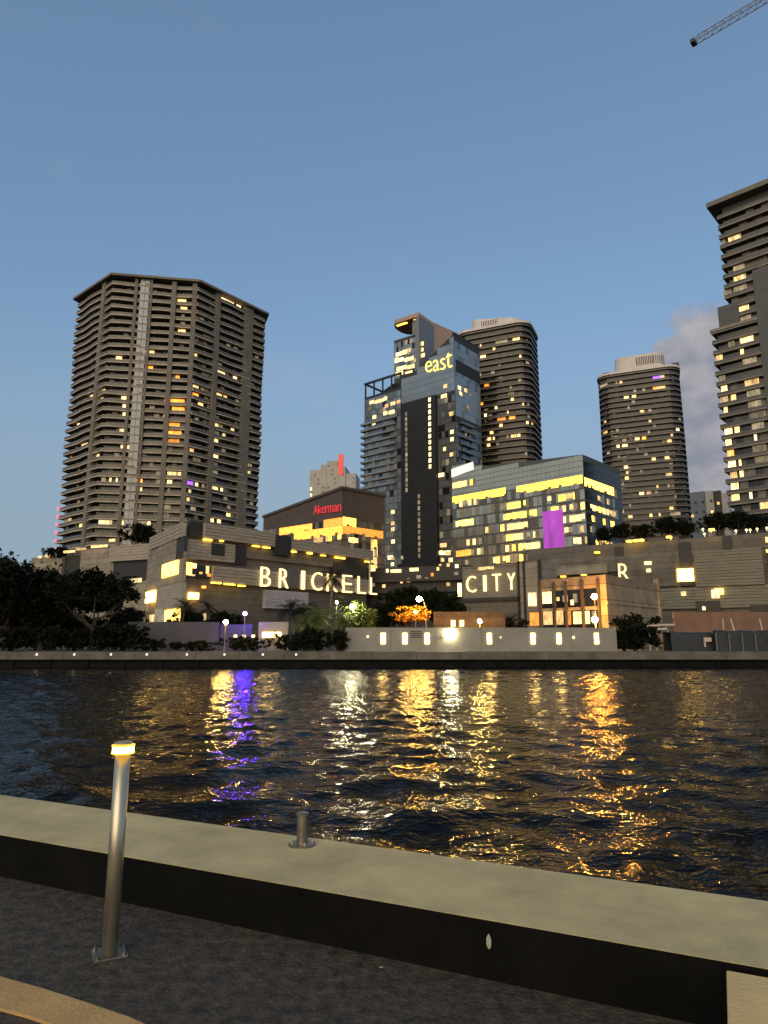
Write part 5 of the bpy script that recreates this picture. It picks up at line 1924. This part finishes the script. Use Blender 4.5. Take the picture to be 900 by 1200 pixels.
G1 = 'dark trees on the far bank at the left'
plant('big', 'broadleaf_tree', 'huge dark tree filling the left edge of the picture', 'tree', 2, 70, 1.06, rot=0.3, group=G1)
plant('big', 'broadleaf_tree', 'dark dense tree second from the left edge, its crown sloping down to the right', 'tree', 48, 73, 0.95, rot=2.0, group=G1)
plant('big', 'broadleaf_tree', 'dark tree half out of the picture at the left edge', 'tree', -45, 72, 1.3, rot=4.0, group=G1)
plant('broad', 'broadleaf_tree', 'spreading dark tree with a forked trunk in front of the podium wing', 'tree', 108, 70, 1.08, rot=1.0, group=G1)
plant('broad', 'broadleaf_tree', 'smaller dark tree right of the forked trunk tree', 'tree', 150, 78, 0.62, rot=2.2, group=G1)
for i, (px, s, lab) in enumerate([(20, 1.0, 'dark hedge bush at the foot of the huge left tree'), (62, 1.0, 'dark hedge bush between the left trees'), (92, 0.9, 'dark hedge bush left of the forked trunk'), (128, 1.1, 'dark clipped bush left of the grey hoarding'),
                                  (150, 1.1, 'dark bush at the left end of the grey hoarding'), (365, 0.95, 'dark bush under the lit palms'), (395, 0.85, 'dark bush touching the left end of the white river wall'), (732, 1.0, 'dark shrub at the right end of the white river wall'), (752, 1.1, 'dark shrub under the canvas awning')]):
    plant('shrub', 'bush', lab, 'bush', px, 66.5 if px < 700 else 66 + i % 2, s * 1.25, group='dark bushes along the far bank')
for k, (px, wd_, hh_, lab) in enumerate([(182, 3.2, 0.62, 'long clipped dark hedge under the left half of the grey hoarding'), (232, 2.6, 0.5, 'lower dark hedge under the right half of the grey hoarding'),
                                        (285, 2.9, 0.7, 'dark uneven hedge in front of the purple light'), (338, 2.7, 0.85, 'dark taller hedge under the lit small trees')]):
    p = at(px, 745, 67)
    hd_ = thing('hedge', lab, 'hedge', (p.x, 67, BANK_Z), 'low dark hedges along the seawall')
    mb = crown_mesh('crown', 40 + k, 80, 34, wd_, 0.7, hh_, 0.13, None, 0.1, 0.9)
    mb.v = [(v[0], v[1], v[2] + hh_) for v in mb.v]
    mb.build('crown', M['leaf'], hd_, local=True)
    mb = MB()
    for q in np.linspace(-wd_ * 0.8, wd_ * 0.8, 6):
        mb.tube([(q, 0, 0), (q + 0.05, 0.03, hh_)], 0.03, 5)
    mb.build('stem', M['bark'], hd_, local=True)
for px, Y, sc_h, lab in [(-12, 75, 2.3, 'tall dark hedge at the very left edge behind the huge tree'), (32, 75, 2.2, 'tall dark hedge between the two big left trunks'), (66, 76, 2.3, 'tall dark hedge just left of the forked trunk tree'),
                         (98, 77, 1.9, 'tall dark hedge behind the forked trunk'), (132, 76, 2.0, 'tall dark hedge where the grey hoarding begins')]:
    plant('shrub', 'hedge', lab, 'hedge', px, Y, sc_h, group='tall dark hedges under the left trees')
G2 = 'trees before the lettered podium'
palm('bushy green lit palm under the letters, left of the tallest palm', 354, 71.5, 2.6, 2.0, 21, n=44, mn='leaf_lit')
palm('bushy green lit palm below the tallest palm', 374, 72.5, 3.4, 2.3, 22, n=46, mn='leaf_lit', lean=-0.3)
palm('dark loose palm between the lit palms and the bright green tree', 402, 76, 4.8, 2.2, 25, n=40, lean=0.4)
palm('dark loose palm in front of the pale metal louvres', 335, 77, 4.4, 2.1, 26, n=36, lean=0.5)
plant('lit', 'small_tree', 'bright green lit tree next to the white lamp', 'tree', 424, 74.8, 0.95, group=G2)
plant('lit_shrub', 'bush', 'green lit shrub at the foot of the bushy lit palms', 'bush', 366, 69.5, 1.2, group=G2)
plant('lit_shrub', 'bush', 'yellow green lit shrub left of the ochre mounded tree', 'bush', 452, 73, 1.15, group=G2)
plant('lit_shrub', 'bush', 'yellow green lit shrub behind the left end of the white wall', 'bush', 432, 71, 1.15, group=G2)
plant('broad', 'broadleaf_tree', 'dark broad tree behind the ochre mounded tree', 'tree', 512, 92, 1.02, rot=0.4, group=G2)
plant('broad', 'broadleaf_tree', 'dark broad tree in front of the black hotel slab', 'tree', 478, 100, 1.15, rot=2.4, group=G2)
plant('broad', 'broadleaf_tree', 'dark tree beside the right end of the lettered podium', 'tree', 452, 98, 0.85, rot=3.4, group=G2)
plant('shrub', 'bush', 'dark rounded bush under the CITY panel', 'bush', 592, 100, 2.4, group=G2)
plant('broad', 'broadleaf_tree', 'dark small tree before the podium, left of the purple light', 'tree', 262, 88, 0.62, rot=1.1, group=G2)
plant('broad', 'broadleaf_tree', 'dark small tree in front of the lit podium corner', 'tree', 222, 92, 0.66, rot=0.2, group=G2)
plant('shrub', 'bush', 'bushy brown green shrub against the beige side wall', 'bush', 742, 88, 2.3, group=G2)
palm('tall dark palm standing before the letter K', 386, 78, 8.0, 1.9, 3, n=40)
palm('shorter palm left of the tall one', 346, 76, 3.9, 1.7, 5)
palm('leaning palm with a dark crown under the letters', 362, 80, 4.4, 1.9, 8, lean=-0.5)
palm('palm with a lit trunk at the left end of the white wall', 396, 72, 3.6, 1.7, 9, mn='leaf_lit')
palm('palm before the glazed podium corner', 212, 86, 5.2, 2.2, 12)
palm('dark palm under the soffit lights', 240, 90, 5.0, 2.0, 15)
# low mounded tree with ochre leaves, under the amber lamp
M['leaf_amber'] = material('amber-lit ochre leaves', (0.36, 0.17, 0.02), 0.7, var=0.5, vscale=0.9, spec=0.2)  # the amber lamp's light is put into the leaf colour
tp = at(486, 733, 75)
tn = thing('small_tree', 'low mounded tree with leaves coloured amber for the light of the curved arm lamp', 'tree', (tp.x, tp.y, BANK_Z), G2)
mb = crown_mesh('crown', 23, 110, 44, 2.4, 1.9, 1.0, 0.15, None, 0.2, 0.5)
mb.v = [(v[0], v[1], v[2] + 3.75) for v in mb.v]
mb.build('crown', M['leaf_amber'], tn, local=True)
trunk_mb(24, 2.7, 0.13, 1.3, 7).build('trunk', M['bark'], tn, local=True)
# rooftop planting
zr = LF.hit(150, 640)[1]
G3 = 'rooftop trees on the podiums'
p = at(157, 640, 150)
tt = plant('broad', 'rooftop_tree', 'dark rooftop tree on the left building beside the podium louvres', 'tree', 157, 178, 1.25, zb=at(157, 642, 178).z - 3.0, rot=0.5, group=G3)
for i, (px, py, Y, s, lab) in enumerate([(715, 632, 150, 1.0, 'dark rooftop tree right of the glass office block'), (738, 630, 150, 1.1, 'dark rooftop tree below the lone bronze tower'), (762, 627, 148, 1.0, 'dark rooftop tree at the right foot of the bronze tower'), (792, 626, 146, 1.2, 'dark rooftop tree left of the small pale block'),
                                         (812, 624, 146, 1.0, 'dark rooftop tree in front of the small pale block'), (852, 622, 143, 1.2, 'dark rooftop tree at the left foot of the edge tower'), (876, 622, 142, 1.2, 'dark rooftop tree under the edge tower windows'), (899, 621, 142, 1.0, 'dark rooftop tree cut by the right edge')]):
    q = at(px, py, Y)
    Yq = QF.pt(QF.hit(px, py)[0], -4.0, 0).y
    plant('broad', 'rooftop_tree', lab, 'tree', px, Yq, 0.66 * s, zb=ztq - 1.2, group=G3)
for i, (px, lab) in enumerate([(50, 'small potted plant on the left end of the terraced building'), (62, 'taller potted plant right of the small one on the terraced building')]):
    q, z = LF.hit(px, 652)
    pp = LF.pt(q, -1.5, 0)
    t = plant('shrub', 'potted_plant', lab, 'plant', px, 186, 1.5 + i * 0.3, zb=LF.hit(px, 655)[1], group='potted plants on the terrace')

# ================================================================== CRANE
cr_ = thing('tower_crane', 'grey lattice crane jib reaching in at the top right corner', 'crane', (160, 84, BANK_Z))
tip = at(813, 51, 160)
zj = tip.z
tail = onz(1000, -60, zj + 0.0)
dirj = (tail - tip)
dirj.z = 0
dirj.normalize()
side = Vector((-dirj.y, dirj.x, 0))
mast_d = 115
mast = tip + dirj * mast_d
cr_.location = (mast.x, mast.y, BANK_Z)
mb = MB()
hw, hh = 0.85, 1.9
n = 60
for k in range(n):
    a_, b_ = tip + dirj * (mast_d + 15) * k / n, tip + dirj * (mast_d + 15) * (k + 1) / n
    m_ = a_.lerp(b_, 0.5)
    for sg_ in (-1, 1):
        mb.tube([a_ + side * hw * sg_, b_ + side * hw * sg_], 0.13, 6)
        mb.tube([a_ + side * hw * sg_, m_ + Vector((0, 0, hh))], 0.07, 5)
        mb.tube([m_ + Vector((0, 0, hh)), b_ + side * hw * sg_], 0.07, 5)
    mb.tube([a_ + side * hw, b_ - side * hw], 0.06, 5)
    if k < n - 1:
        mb.tube([m_ + Vector((0, 0, hh)), m_ + dirj * (mast_d + 15) / n + Vector((0, 0, hh))], 0.13, 6)
mb.build('jib', M['crane'], cr_)
mb = MB()
e = tip - dirj * 0.6
mb.hexa([e + side * 1.0 + Vector((0, 0, z)) if i == 0 else e - side * 1.0 + Vector((0, 0, z)) if i == 1 else e - side * 1.0 + dirj * 1.2 + Vector((0, 0, z)) if i == 2 else e + side * 1.0 + dirj * 1.2 + Vector((0, 0, z)) for z in (-0.2, 0.9) for i in range(4)])
mb.build('jib_tip', M['frame_dark'], cr_)
mb = MB()
e = tip + dirj * 24
mb.box(e.x - 0.9, e.x + 0.9, e.y - 0.9, e.y + 0.9, zj - 0.9, zj - 0.2)
mb.build('trolley', M['frame_dark'], cr_)
mb = MB()
for sx in (-1, 1):
    for sy in (-1, 1):
        mb.tube([(mast.x + sx * 1.1, mast.y + sy * 1.1, BANK_Z), (mast.x + sx * 1.1, mast.y + sy * 1.1, zj + 9)], 0.16, 6)
for k in range(54):
    z = BANK_Z + 3 * k
    for (ax_, ay_), (bx_, by_) in (((-1, -1), (1, -1)), ((1, -1), (1, 1)), ((1, 1), (-1, 1)), ((-1, 1), (-1, -1))):
        mb.tube([(mast.x + ax_ * 1.1, mast.y + ay_ * 1.1, z), (mast.x + bx_ * 1.1, mast.y + by_ * 1.1, z + 3)], 0.08, 5)
mb.build('mast', M['crane'], cr_)
